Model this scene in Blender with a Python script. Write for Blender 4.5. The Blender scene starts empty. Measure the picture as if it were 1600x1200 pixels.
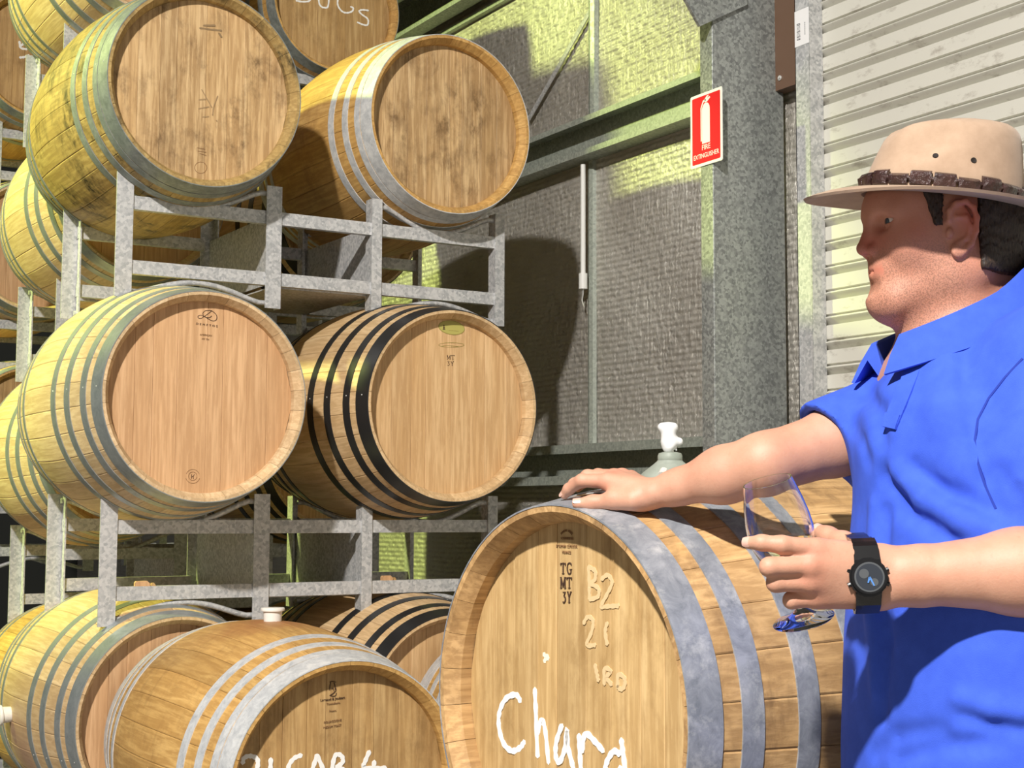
import bpy, bmesh, math, random
import numpy as np
from mathutils import Matrix, Vector

random.seed(7)
S = bpy.context.scene
COL = S.collection
PI = math.pi
ZB = 1.53                                   # height of the middle-row barrel centres above the floor

# ------------------------------------------------------------------ camera
F_PX = 2313.5
YAW, PITCH, ROLL = math.radians(31.268), math.radians(4.807), math.radians(0.2355)
CAM = Vector((-1.3945, -3.9152, ZB - 0.3055))
_F = Vector((math.sin(YAW)*math.cos(PITCH), math.cos(YAW)*math.cos(PITCH), math.sin(PITCH)))
_R0 = Vector((math.cos(YAW), -math.sin(YAW), 0))
_U0 = _R0.cross(_F)
_R = _R0*math.cos(ROLL) + _U0*math.sin(ROLL)
_U = -_R0*math.sin(ROLL) + _U0*math.cos(ROLL)
cd = bpy.data.cameras.new('camera')
cam = bpy.data.objects.new('camera', cd)
COL.objects.link(cam)
cd.sensor_fit = 'HORIZONTAL'
cd.sensor_width = 36.0
cd.lens = 36.0*F_PX/1600.0
cd.clip_start = 0.05
m3 = Matrix((_R, _U, -_F)).transposed()
cam.matrix_world = Matrix.Translation(CAM) @ m3.to_4x4()
S.camera = cam

def ray(px, py):
    return _F + _R*((px-800)/F_PX) + _U*((600-py)/F_PX)
def at(px, py, depth):
    """point of the place that lies at this depth in front of the camera"""
    return CAM + ray(px, py)*depth
def on_x(px, py, X):
    d = ray(px, py); return CAM + d*((X-CAM.x)/d.x)
def on_plane(px, py, p0, n):
    d = ray(px, py); return CAM + d*((p0-CAM).dot(n)/d.dot(n))

# ------------------------------------------------------------------ daylight and lamps
w = bpy.data.worlds.new('daylight'); S.world = w; w.use_nodes = True
bg = w.node_tree.nodes['Background']
bg.inputs['Color'].default_value = (1.0, 0.97, 0.92, 1); bg.inputs['Strength'].default_value = 0.29
S.view_settings.view_transform = 'Standard'
S.view_settings.look = 'None'
S.view_settings.gamma = 1.0
S.view_settings.use_curve_mapping = False
S.view_settings.exposure = 0.2
LAMPS = [((-3.7, -4.7, 5.25), (1.0, 0.95, 0.89), 840.0, 0.13),       # high-bay lamp over the aisle
         ((-4.2, 2.4, 5.3), (0.87, 1.0, 0.28), 2700.0, 0.2)]         # yellow-green lamp over the far racks

# ------------------------------------------------------------------ helpers
def link(o, parent=None):
    COL.objects.link(o)
    if parent is not None: o.parent = parent
    return o
def mesh(name, verts, faces, smooth=False):
    m = bpy.data.meshes.new(name); m.from_pydata([tuple(v) for v in verts], [], faces); m.validate(); m.update()
    if smooth: m.polygons.foreach_set('use_smooth', [True]*len(m.polygons))
    return m
def obj(name, me, mat=None, parent=None, mw=None):
    o = bpy.data.objects.new(name, me); link(o, parent)
    if mat is not None:
        if len(me.materials) == 0: me.materials.append(None)
        o.material_slots[0].link = 'OBJECT'; o.material_slots[0].material = mat
    if mw is not None: o.matrix_local = mw
    return o
def tag(o, label, cat, group=None, kind=None):
    if label: o['label'] = label
    if cat: o['category'] = cat
    if group: o['group'] = group
    if kind: o['kind'] = kind
    return o
def empty(name, mw, label, cat, group=None, kind=None):
    o = bpy.data.objects.new(name, None); link(o); o.empty_display_size = .1
    o.matrix_world = mw if isinstance(mw, Matrix) else Matrix.Translation(mw)
    return tag(o, label, cat, group, kind)
class MB:
    def __init__(s): s.v = []; s.f = []
    def add(s, vs, fs):
        n = len(s.v); s.v += [tuple(v) for v in vs]; s.f += [tuple(i+n for i in f) for f in fs]; return s
    def box(s, a, b):
        x0,y0,z0 = a; x1,y1,z1 = b
        return s.add([(x0,y0,z0),(x1,y0,z0),(x1,y1,z0),(x0,y1,z0),(x0,y0,z1),(x1,y0,z1),(x1,y1,z1),(x0,y1,z1)],
                     [(0,3,2,1),(4,5,6,7),(0,1,5,4),(1,2,6,5),(2,3,7,6),(3,0,4,7)])
    def prism(s, poly, z0, z1, axis='z'):
        n = len(poly)
        def P(u, v, t):
            return {'z':(u,v,t),'y':(u,t,v),'x':(t,u,v)}[axis]
        vs = [P(u,v,z0) for u,v in poly] + [P(u,v,z1) for u,v in poly]
        fs = [tuple(range(n))[::-1], tuple(range(n,2*n))] + [(i,(i+1)%n,n+(i+1)%n,n+i) for i in range(n)]
        return s.add(vs, fs)
    def tube(s, pts, r, n=8, cap=True):
        pts = [Vector(p) for p in pts]; rings = []
        rr = r if isinstance(r,(list,tuple)) else [r]*len(pts)
        t0 = (pts[1]-pts[0]).normalized(); a = t0.orthogonal().normalized()
        for i,p in enumerate(pts):
            t = (pts[min(i+1,len(pts)-1)]-pts[max(i-1,0)]).normalized()
            a = (a-t*a.dot(t)).normalized(); b = t.cross(a)
            rings.append([p+(a*math.cos(2*PI*k/n)+b*math.sin(2*PI*k/n))*rr[i] for k in range(n)])
        vs = [v for rg in rings for v in rg]; fs = []
        for i in range(len(pts)-1):
            for k in range(n):
                fs.append((i*n+k, i*n+(k+1)%n, (i+1)*n+(k+1)%n, (i+1)*n+k))
        if cap: fs += [tuple(range(n))[::-1], tuple((len(pts)-1)*n+k for k in range(n))]
        return s.add(vs, fs)
    def lathe(s, prof, n=32, close=False):
        """profile of (radius, height) turned about z"""
        vs = []; fs = []; m = len(prof)
        for r,z in prof:
            for k in range(n): vs.append((r*math.cos(2*PI*k/n), r*math.sin(2*PI*k/n), z))
        for i in range(m if close else m-1):
            j = (i+1)%m
            for k in range(n): fs.append((i*n+k, i*n+(k+1)%n, j*n+(k+1)%n, j*n+k))
        return s.add(vs, fs)
    def mesh(s, name, smooth=False): return mesh(name, s.v, s.f, smooth)
def smooth_by_angle(me, deg=35):
    bm = bmesh.new(); bm.from_mesh(me); bmesh.ops.recalc_face_normals(bm, faces=bm.faces)
    for f in bm.faces: f.smooth = True
    for e in bm.edges:
        if len(e.link_faces) == 2 and e.calc_face_angle(0) > math.radians(deg): e.smooth = False
        elif len(e.link_faces) != 2: e.smooth = False
    bm.to_mesh(me); bm.free(); return me
def fixn(me):
    bm = bmesh.new(); bm.from_mesh(me); bmesh.ops.recalc_face_normals(bm, faces=bm.faces); bm.to_mesh(me); bm.free(); return me

# ------------------------------------------------------------------ materials
class NT:
    def __init__(s, name):
        s.m = bpy.data.materials.new(name); s.m.use_nodes = True; s.t = s.m.node_tree
        s.b = s.t.nodes['Principled BSDF']; s.o = s.t.nodes['Material Output']
    def n(s, typ, **kw):
        nd = s.t.nodes.new(typ)
        for k,v in kw.items():
            if k.startswith('i_'): nd.inputs[k[2:].replace('_',' ')].default_value = v
            elif k[0] == 'I' and k[1:].isdigit(): nd.inputs[int(k[1:])].default_value = v
            else: setattr(nd, k, v)
        return nd
    def l(s, a, b): s.t.links.new(a, b)
    def coords(s, kind='Object', scale=(1,1,1), rnd=False):
        tc = s.n('ShaderNodeTexCoord'); out = tc.outputs[kind] if kind != 'World' else s.n('ShaderNodeNewGeometry').outputs['Position']
        if rnd:
            oi = s.n('ShaderNodeObjectInfo'); mu = s.n('ShaderNodeMath', operation='MULTIPLY', I1=37.0); s.l(oi.outputs['Random'], mu.inputs[0])
            ad = s.n('ShaderNodeVectorMath', operation='ADD'); s.l(out, ad.inputs[0]); s.l(mu.outputs[0], ad.inputs[1]); out = ad.outputs[0]
        mp = s.n('ShaderNodeVectorMath', operation='MULTIPLY', I1=scale); s.l(out, mp.inputs[0])
        return mp.outputs[0]
    def noise(s, vec, scale=5, detail=4, rough=.55, dist=0):
        nd = s.n('ShaderNodeTexNoise', i_Scale=scale, i_Detail=detail, i_Roughness=rough, i_Distortion=dist); s.l(vec, nd.inputs['Vector']); return nd.outputs['Fac']
    def ramp(s, fac, stops):
        nd = s.n('ShaderNodeValToRGB'); cr = nd.color_ramp
        while len(cr.elements) < len(stops): cr.elements.new(.5)
        for e,(p,c) in zip(cr.elements, stops):
            e.position = p; e.color = (c if hasattr(c,'__len__') else (c,c,c))[:3] + (1,) if hasattr(c,'__len__') else (c,c,c,1)
        s.l(fac, nd.inputs['Fac']); return nd.outputs['Color']
    def mix(s, fac, a, b, mode='MIX'):
        nd = s.n('ShaderNodeMix', data_type='RGBA', blend_type=mode)
        for v,i in ((fac,0),(a,6),(b,7)):
            if hasattr(v,'is_linked') or hasattr(v,'links'): s.l(v, nd.inputs[i])
            else: nd.inputs[i].default_value = v if i == 0 else tuple(v)[:3]+(1,)
        return nd.outputs[2]
    def bump(s, h, strength=.3, dist=.01):
        nd = s.n('ShaderNodeBump', i_Strength=strength, i_Distance=dist); s.l(h, nd.inputs['Height']); s.l(nd.outputs[0], s.b.inputs['Normal']); return nd
    def set(s, **kw):
        for k,v in kw.items():
            k = k.replace('_',' ')
            if hasattr(v,'links'): s.l(v, s.b.inputs[k])
            else: s.b.inputs[k].default_value = (tuple(v)+(1,) if hasattr(v,'__len__') and len(v) == 3 and s.b.inputs[k].type == 'RGBA' else v)
        return s.m
def srgb(r, g, b):
    f = lambda c: (c/255/12.92) if c <= 10 else ((c/255+.055)/1.055)**2.4
    return (f(r), f(g), f(b))
def plain(name, col, rough=.5, metal=0.0, **kw):
    n = NT(name); return n.set(Base_Color=col, Roughness=rough, Metallic=metal, **kw)
def wood(name, light, mid, dark, axis='y', stain=0.0, stain_col=(.05,.03,.015), vary=.22, rough=.55, grain=1.0, spill=None):
    n = NT(name)
    sc = {'y':(1,.06,1),'z':(1,1,.06)}[axis]
    v = n.coords('Object', sc, rnd=True)
    g1 = n.noise(v, 95, 5, .6, .3); g2 = n.noise(v, 16, 3, .5, .6)
    c = n.ramp(g2, [(.30, mid),(.62, light)])
    c = n.mix(n.ramp(g1, [(.42, .75*grain),(.62, 0.0)]), c, tuple(.55*a+.45*b for a,b in zip(mid,dark)))
    fl = n.noise(n.coords('Object', {'y':(6,1,6),'z':(6,6,1)}[axis], rnd=True), 26, 2, .5)
    c = n.mix(n.ramp(fl, [(.60,0.0),(.72,.35)]), c, light)
    oi = n.n('ShaderNodeObjectInfo')
    vr = n.ramp(oi.outputs['Random'], [(0,(1-vary,)*3),(1,(1.0,1.0,1.0))])
    c = n.mix(1.0, c, vr, 'MULTIPLY')
    if stain > 0:
        wv = n.coords('World', (1,1,.55))
        s1 = n.noise(wv, 9, 6, .68, .4); s2 = n.noise(wv, 30, 5, .7)
        f1 = n.ramp(s1, [(.46,0.0),(.66,1.0)]); f2 = n.ramp(s2, [(.38,0.0),(.58,1.0)])
        ff = n.mix(1.0, f1, f2, 'MULTIPLY')
        mu = n.n('ShaderNodeMath', operation='MULTIPLY', I1=stain); n.l(ff, mu.inputs[0])
        c = n.mix(mu.outputs[0], c, stain_col)
    if spill:                                # old wine stain round a bung
        (pos, rad, col) = spill
        gp = n.n('ShaderNodeNewGeometry'); df = n.n('ShaderNodeVectorMath', operation='DISTANCE', I1=pos); n.l(gp.outputs['Position'], df.inputs[0])
        nz = n.noise(n.coords('World',(1,1,1)), 16, 4, .6); ad = n.n('ShaderNodeMath', operation='MULTIPLY_ADD', I1=rad*1.1); n.l(nz, ad.inputs[0]); n.l(df.outputs['Value'], ad.inputs[2])
        dv = n.n('ShaderNodeMath', operation='DIVIDE', I1=rad*2.0); n.l(ad.outputs[0], dv.inputs[0])
        c = n.mix(n.ramp(dv.outputs[0], [(.40,.75),(.85,0.0)]), c, col)
    n.bump(g1, .18, .004)
    return n.set(Base_Color=c, Roughness=rough)
def galv(name, a=(.50,.51,.50), b=(.24,.25,.26), scale=60, metal=.35, rough=.42, stain=0.0, voro=True):
    n = NT(name)
    v = n.coords('World', (1,1,1))
    if voro:
        vo = n.n('ShaderNodeTexVoronoi', i_Scale=scale, i_Randomness=1.0); n.l(v, vo.inputs['Vector']); base = vo.outputs['Color']
        sep = n.n('ShaderNodeSeparateColor'); n.l(base, sep.inputs[0]); f0 = sep.outputs[0]
        nz = n.noise(v, scale*.6, 4, .7)
        ad = n.n('ShaderNodeMath', operation='ADD'); n.l(f0, ad.inputs[0]); n.l(nz, ad.inputs[1])
        ha = n.n('ShaderNodeMath', operation='MULTIPLY', I1=.5); n.l(ad.outputs[0], ha.inputs[0]); f0 = ha.outputs[0]
    else:
        f0 = n.noise(v, scale, 5, .7, .5)
    c = n.ramp(f0, [(.25,b),(.7,a)])
    if stain > 0:
        s1 = n.noise(v, 14, 6, .75); c = n.mix(n.ramp(s1,[(.52,0.0),(.68,stain)]), c, (.75,.75,.73))
    r = n.ramp(f0, [(.2,rough+.12),(.8,rough-.06)])
    return n.set(Base_Color=c, Metallic=metal, Roughness=r)

M = {}
# oak: (staves, heads) by barrel
M['st_new'] = wood('stave_new_oak', (.80,.60,.36), (.70,.49,.27), (.40,.24,.11), 'y')
M['hd_new'] = wood('head_new_oak', (.72,.45,.24), (.62,.36,.175), (.36,.19,.08), 'z', vary=.14)
M['st_pale'] = wood('stave_pale_oak', (.76,.55,.31), (.66,.44,.22), (.36,.21,.09), 'y')
M['hd_pale'] = wood('head_pale_oak', (.74,.50,.26), (.62,.38,.17), (.36,.19,.07), 'z', vary=.20)
M['st_old'] = wood('stave_weathered_oak', (.58,.41,.16), (.45,.30,.10), (.20,.11,.035), 'y', stain=1.0, stain_col=(.045,.035,.015))
M['hd_old'] = wood('head_weathered_oak', (.74,.52,.27), (.57,.36,.155), (.22,.11,.04), 'z', stain=.85, stain_col=(.13,.07,.025), vary=.22, grain=1.15)
M['st_gold'] = wood('stave_golden_oak', (.72,.45,.155), (.60,.34,.10), (.30,.15,.04), 'y', stain=.35, stain_col=(.16,.07,.02))
M['hd_gold'] = wood('head_golden_oak', (.62,.41,.18), (.50,.30,.11), (.24,.12,.04), 'z', stain=.45, stain_col=(.14,.07,.02), vary=.15)
M['st_cab'] = wood('stave_wine_stained_oak', (.72,.45,.155), (.60,.34,.10), (.30,.15,.04), 'y', stain=.35, stain_col=(.16,.07,.02), spill=((.086,-.289,.933),.17,(.34,.13,.05)))
M['st_leak'] = wood('stave_pink_stained_oak', (.76,.55,.31), (.66,.44,.22), (.36,.21,.09), 'y', spill=((-.335,.60,.50),.15,(.36,.20,.15)))
M['st_chard'] = wood('stave_rough_oak', (.66,.42,.19), (.52,.31,.12), (.20,.10,.038), 'y', stain=.6, stain_col=(.10,.05,.02), rough=.7)
M['hd_chard'] = wood('head_honey_oak', (.66,.46,.22), (.55,.36,.15), (.30,.165,.055), 'z', stain=.5, stain_col=(.22,.12,.035), vary=.15)
M['hoop_galv'] = galv('hoop_galvanised', (.42,.45,.45), (.24,.27,.28), 26, .55, .36, voro=False)
M['hoop_white'] = galv('hoop_limed', (.70,.71,.71), (.36,.38,.40), 40, .20, .5, stain=.85, voro=False)
M['hoop_old'] = galv('hoop_tarnished', (.30,.33,.32), (.14,.16,.16), 30, .35, .5, stain=.2, voro=False)
M['hoop_black'] = plain('hoop_black', (.035,.036,.038), .32, .5)
M['hoop_blue'] = galv('hoop_blue_grey', (.40,.42,.46), (.16,.18,.21), 34, .35, .42, stain=.5, voro=False)
M['rack'] = galv('rack_galvanised', (.62,.62,.62), (.38,.39,.40), 120, .30, .42, stain=.3)
M['column'] = galv('column_spangle', (.34,.36,.34), (.17,.18,.175), 120, .30, .45)
M['girt'] = galv('girt_galvanised', (.44,.48,.42), (.30,.33,.29), 110, .35, .45)
M['white'] = plain('white_silicone', (.80,.78,.72), .45)
M['rivet'] = plain('rivet_steel', (.75,.76,.74), .3, .6)
M['chalk'] = plain('white_paint_marker', (.86,.85,.82), .8)
M['chalk_faint'] = plain('faded_chalk', (.62,.46,.25), .9)
M['brand'] = plain('burnt_brand', (.055,.025,.012), .8)
M['brand_mid'] = plain('faint_brand', (.24,.13,.055), .8)
M['oval'] = plain('olive_print', (.42,.38,.10), .6)
M['oval_line'] = plain('olive_print_line', (.30,.25,.06), .6)

# ------------------------------------------------------------------ the shed
M['roof'] = plain('roof_dark', (.030,.033,.028), .7)  # near-black colour paints in the darkness under the roof and at the end wall
WX = 1.82                                   # face of the foil-lined wall
def struct(name, me, mat, label=None, parent=None):
    o = obj(name, me, mat, parent)
    if parent is None:
        o['kind'] = 'structure'
        if label: o['label'] = label
    return o
n = NT('concrete'); v = n.coords('World'); c = n.ramp(n.noise(v, 3, 6, .65), [(.3,(.16,.15,.135)),(.7,(.28,.27,.25))]); n.bump(n.noise(v, 60, 4), .2, .004)
M['concrete'] = n.set(Base_Color=c, Roughness=.8)
struct('floor', MB().box((-9,-9,-.12),(2.2,9,0)).mesh('floor'), M['concrete'], 'grey concrete floor of the barrel shed')

n = NT('foil_sarking'); v = n.coords('World')
vo = n.n('ShaderNodeTexVoronoi', i_Scale=1.0, feature='SMOOTH_F1'); n.l(n.coords('World',(1,34,46)), vo.inputs['Vector'])
wr = n.noise(n.coords('World',(1,60,14)), 1.2, 5, .65, .6)
big = n.noise(v, 1.6, 3, .5)
ad = n.n('ShaderNodeMath', operation='ADD'); n.l(vo.outputs['Distance'], ad.inputs[0]); n.l(wr, ad.inputs[1])
n.bump(ad.outputs[0], .9, .008)
c = n.ramp(big, [(.35,(.50,.47,.42)),(.65,(.70,.68,.62))])
M['foil'] = n.set(Base_Color=c, Metallic=.55, Roughness=.42)

def foil_wall(name, y0, y1, z0, z1, label):
    nz = int((z1-z0)/.0053); ny = max(2, int((y1-y0)/.25))
    zs = np.linspace(z0, z1, nz); ys = np.linspace(y0, y1, ny)
    rng = np.random.RandomState(3)
    per = .0215
    ph = zs/per
    prof = -.0048*np.abs(np.sin(PI*ph))**.6
    vs = []
    for y in ys:
        dz = .004*math.sin(y*9.0) + .003*math.sin(y*23+1)
        for z,pf in zip(zs, prof): vs.append((WX+pf + .010*math.sin(y*2.1+z*1.3), y, z+dz if z0 < z < z1 else z))
    fs = [(i*nz+j, i*nz+j+1, (i+1)*nz+j+1, (i+1)*nz+j) for i in range(ny-1) for j in range(nz-1)]
    me = mesh(name, vs, fs, True)
    return struct(name, me, M['foil'], label)
DOOR_Y0, DOOR_Y1 = -3.9, -.475
ROOF0 = 3.62
foil_wall('wall_right', -.47, 8.0, 0, ROOF0, 'silver foil sarking wall behind the barrel racks')
foil_wall('wall_front', -9.0, DOOR_Y1-3.45, 0, ROOF0, 'silver foil sarking wall beyond the roller door')
struct('wall_outer', MB().box((WX+.06,-.47,0),(WX+.10,8.2,ROOF0+.05)).mesh('wall_outer'), M['girt'], 'outer steel cladding of the shed wall')
struct('wall_back', MB().box((-9,8.0,0),(2.0,8.1,7)).mesh('wall_back'), M['roof'], 'end wall of the shed with the dark interior put into its colour')
SL = .42
def roof_z(x): return ROOF0 + SL*(WX+.1-x)
me = MB().add([(WX+.2,-9,roof_z(WX+.2)),(-4.2,-9,roof_z(-4.2)),(-9,-9,roof_z(-4.2)-SL*4.8),(WX+.2,8.2,roof_z(WX+.2)),(-4.2,8.2,roof_z(-4.2)),(-9,8.2,roof_z(-4.2)-SL*4.8)],
              [(0,1,4,3),(1,2,5,4)]).mesh('ceiling')
struct('ceiling', me, M['roof'], 'underside of the pitched shed roof with shade put into its colour')

def channel(y0, y1, x0, x1, z0, z1, t=.003, lip=.022):
    """lipped C section that runs along y, its open side towards -x"""
    p = [(x1,z0),(x1,z1),(x0,z1),(x0,z1-lip),(x0+t,z1-lip),(x0+t,z1-t),(x1-t,z1-t),(x1-t,z0+t),(x0+t,z0+t),(x0+t,z0+lip),(x0,z0+lip),(x0,z0)]
    return MB().prism([(a,b) for a,b in p], y0, y1, 'y')
def girt(z0, z1, label, lip=.022):
    me = fixn(channel(-.30, 7.9, WX-.10, WX-.012, z0, z1, lip=lip).mesh('wall_girt'))
    struct('wall_girt', me, M['girt'], label)
girt(ZB+1.040, ZB+1.190, 'long galvanised wall girt level with the extinguisher sign')
girt(ZB-.215, ZB-.062, 'long galvanised wall girt just above the leaning hand', .034)
girt(ZB-1.25, ZB-1.10, 'long galvanised wall girt low behind the barrels')
for k,(px,py) in enumerate(((652,24),(712,26),(560,10))):
    # roof purlins run along the shed under the roof sheet
    d = ray(px,py); # intersect the roof plane a hand below the sheet
    t = (roof_z(0)-.17 - SL*CAM.x - CAM.z)/(d.z+SL*d.x); P = CAM+d*t
    me = fixn(channel(-9, 8, P.x-.04, P.x+.04, P.z-.08, P.z+.10).mesh('roof_purlin'))
    struct('roof_purlin', me, M['girt'], ['roof purlin nearer the left of the dark roof gap','roof purlin nearer the foil wall in the dark roof gap','roof purlin hidden above the top barrel row'][k])
# vertical bridging pieces between the girts, the diagonal strap and the white conduit
def stud(px, z0, z1, w, label, d=.03):
    y = on_x(px, 300, WX).y
    pr = [(WX-.012,y-w/2),(WX-d,y-w/2+.006),(WX-d-.006,y),(WX-d,y+w/2-.006),(WX-.012,y+w/2)]
    me = fixn(MB().prism(pr, z0, z1, 'z').mesh('wall_stud')); struct('wall_stud', me, M['girt'], label)
stud(934, ZB+1.19, ROOF0-.02, .05, 'vertical wall stud above the upper girt')
stud(931, ZB-.06, ZB+1.04, .045, 'vertical wall stud between the two girts', .026)
a, b = on_x(826,185,WX-.03), on_x(921,18,WX-.03)
dv = (b-a); nrm = Vector((1,0,0)).cross(dv).normalized()*.011
o = tag(obj('brace_strap', fixn(MB().add([a-nrm,a+nrm,b+nrm,b-nrm]+[p+Vector((.004,0,0)) for p in (a-nrm,a+nrm,b+nrm,b-nrm)],[(0,1,2,3),(7,6,5,4),(0,4,5,1),(1,5,6,2),(2,6,7,3),(3,7,4,0)]).mesh('brace_strap')), M['rack']), 'thin diagonal steel brace strap across the upper foil wall', 'strap')
y = on_x(911,300,WX-.06).y
cz = empty('conduit', Vector((WX-.06,y,ZB+.60)), 'white vertical conduit hanging below the upper girt', 'conduit')
M['pvc'] = plain('white_pvc', (.78,.79,.76), .4)
obj('pipe', smooth_by_angle(MB().tube([(0,0,-.02),(0,0,.42)],.010,12).mesh('pipe')), M['pvc'], cz)
obj('end_fitting', smooth_by_angle(MB().tube([(0,0,-.065),(0,0,-.005)],.017,12).mesh('end_fitting')), M['pvc'], cz)
obj('loose_wire', smooth_by_angle(MB().tube([(0,0,-.06),(.002,.004,-.085),(-.004,.002,-.11),(.003,-.003,-.135)],[.004,.003,.003,.001],6).mesh('loose_wire')), M['rivet'], cz)

# ---- the galvanised portal column, its knee brace, the sign
CX, CY = 1.50, -.352
poly = [(CX,CY),(CX+.292,CY),(CX+.292,CY+.060),(CX+.288,CY+.060),(CX+.288,CY+.004),(CX+.004,CY+.004),(CX+.004,CY+.060),(CX,CY+.060)]
me = MB().prism(poly, 0, roof_z(CX)-.02, 'z').mesh('steel_column')
bm = bmesh.new(); bm.from_mesh(me); bmesh.ops.recalc_face_normals(bm, faces=bm.faces)
es = [e for e in bm.edges if all(abs(vv.co.x-CX)<1e-5 and abs(vv.co.y-CY)<1e-5 for vv in e.verts)]
bmesh.ops.bevel(bm, geom=es, offset=.005, segments=4, profile=.5, affect='EDGES'); bm.to_mesh(me); bm.free(); smooth_by_angle(me)
struct('steel_column', me, M['column'], 'tall spangled galvanised steel column carrying the red sign')
# knee brace: bolted to the web, climbs steeply away from the wall
nB = Vector((0,-1,0)); pB = Vector((CX,CY-.012,0))
q = [on_plane(*p, pB, nB) for p in ((1094,41),(1168,7),(1150,-160),(1010,-112))]
me = fixn(MB().add([p+Vector((0,0,0)) for p in q]+[p+Vector((0,.011,0)) for p in q],[(0,1,2,3),(7,6,5,4),(0,4,5,1),(1,5,6,2),(2,6,7,3),(3,7,4,0)]).mesh('knee_brace'))
struct('knee_brace', me, M['column'], 'galvanised knee brace bolted to the column top')

sp = [on_x(*p, CX-.004) for p in ((1076,151),(1128,137),(1129,250),(1082,264))]
sy0 = (sp[1].y+sp[2].y)/2; sy1 = (sp[0].y+sp[3].y)/2; sz1 = (sp[0].z+sp[1].z)/2; sz0 = (sp[2].z+sp[3].z)/2
sw, sh = sy1-sy0, sz1-sz0
sg = empty('fire_extinguisher_sign', Matrix.Translation((CX-.002, sy1, sz0)) @ Matrix.Rotation(-PI/2, 4, 'Z'), 'red fire extinguisher sign with white border on the steel column', 'sign')
# local: x runs to the right as read, -y towards the reader, z up
M['sign_red'] = plain('sign_red', (.72,.004,.018), .35); M['sign_white'] = plain('sign_white', (.86,.86,.84), .35)
def rrect(w, h, r, n=5, x0=0, z0=0):
    pts = []
    for cx,cz_,a0 in ((w-r,r,-PI/2),(w-r,h-r,0),(r,h-r,PI/2),(r,r,PI)):
        pts += [(x0+cx+r*math.cos(a0+PI/2*k/n), z0+cz_+r*math.sin(a0+PI/2*k/n)) for k in range(n+1)]
    return pts
obj('sign_board', fixn(MB().prism(rrect(sw,sh,.006), -.002, 0, 'y').mesh('sign_board')), M['sign_white'], sg)
obj('red_panel', fixn(MB().prism(rrect(sw*.88,sh*.92,.004,5,sw*.06,sh*.04), -.0026, -.0019, 'y').mesh('red_panel')), M['sign_red'], sg)
def flat_poly(name, polys, y, mat, parent, th=.0005):
    mb = MB()
    for p in polys: mb.prism(p, y-th, y, 'y')
    return obj(name, fixn(mb.mesh(name)), mat, parent)
cxs = sw*.50
body = [(cxs-.019,sh*.30),(cxs+.019,sh*.30),(cxs+.019,sh*.76)]+[(cxs+.019*math.cos(a),sh*.76+.022*math.sin(a)) for a in np.linspace(0,PI,9)[1:-1]]+[(cxs-.019,sh*.76)]
hose = [(cxs-.026,sh*.34),(cxs-.021,sh*.34),(cxs-.021,sh*.80),(cxs-.012,sh*.865),(cxs,sh*.88),(cxs,sh*.905),(cxs-.014,sh*.895),(cxs-.026,sh*.80)]
handle = [(cxs-.004,sh*.86),(cxs+.006,sh*.86),(cxs+.022,sh*.905),(cxs+.018,sh*.925),(cxs+.004,sh*.905),(cxs+.016,sh*.945),(cxs+.006,sh*.945),(cxs-.006,sh*.905)]
flat_poly('extinguisher_symbol', [body,hose,handle], -.0026, M['sign_white'], sg)
_fonts = {}
def text_mesh(body, size, extrude=.0003, align='CENTER', xs=1.0, space=1.0):
    cu = bpy.data.curves.new('lettering','FONT'); cu.body = body; cu.size = size; cu.align_x = align; cu.align_y = 'CENTER'; cu.extrude = extrude; cu.space_character = space
    cu.resolution_u = 3
    o = bpy.data.objects.new('lettering', cu); COL.objects.link(o)
    me = bpy.data.meshes.new_from_object(o.evaluated_get(bpy.context.evaluated_depsgraph_get()))
    bpy.data.objects.remove(o); bpy.data.curves.remove(cu); me.materials.clear()
    # font lies in xy: stand it up in xz, reader at -y
    a = np.empty(len(me.vertices)*3); me.vertices.foreach_get('co', a); a = a.reshape(-1,3)
    b = np.stack([a[:,0]*xs, -a[:,2], a[:,1]],1); me.vertices.foreach_set('co', b.ravel()); me.update()
    return me
def text(name, body, size, x, y, z, mat, parent, xs=1.0, space=1.0, rot=0, bold=False):
    me = text_mesh(body, size, .0003, 'CENTER', xs, space); me.name = name
    return obj(name, me, mat, parent, Matrix.Translation((x,y,z)) @ Matrix.Rotation(rot,4,'Y'))
text('sign_lettering', 'FIRE', .024, cxs, -.0028, sh*.245, M['sign_white'], sg)
text('sign_lettering', 'EXTINGUISHER', .0215, cxs, -.0028, sh*.135, M['sign_white'], sg, xs=.86)

# ---- roller door, guide rail, brown cover strip
gy0, gy1 = on_x(1258,300,WX-.05).y, on_x(1281,300,WX-.05).y
d1 = empty('door_1', Vector((WX,DOOR_Y1,0)), 'pale ribbed steel roller door behind the man', None, kind='structure')
n = NT('door_enamel'); v = n.coords('World'); s1 = n.ramp(n.noise(n.coords('World',(1,1.0,2.2)), 11, 6, .72), [(.56,0.0),(.70,.75)]); 
c = n.mix(s1, (.64,.63,.56), (.34,.31,.26)); M['door'] = n.set(Base_Color=c, Roughness=.48)
PITCHD = .0768
pf = [(.000,.0),(-.024,.0),(-.024,-.042),(-.015,-.0445),(-.015,-.050),(-.028,-.0515),(-.0300,-.0545),(-.028,-.0575),(.002,-.0768)]
mb = MB(); L0, L1 = -3.42, 0.0
vs = [(x,L0,z) for x,z in pf]+[(x,L1,z) for x,z in pf]; k = len(pf)
mb.add(vs, [(i,i+1,k+i+1,k+i) for i in range(k-1)])
slat_me = smooth_by_angle(mb.mesh('slat'), 50)
zt = 3.02
for i in range(40):
    z = zt - i*PITCHD
    if z < .03: break
    o = obj('slat', slat_me, M['door'], d1); o.location = (-.005,0,z)
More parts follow.
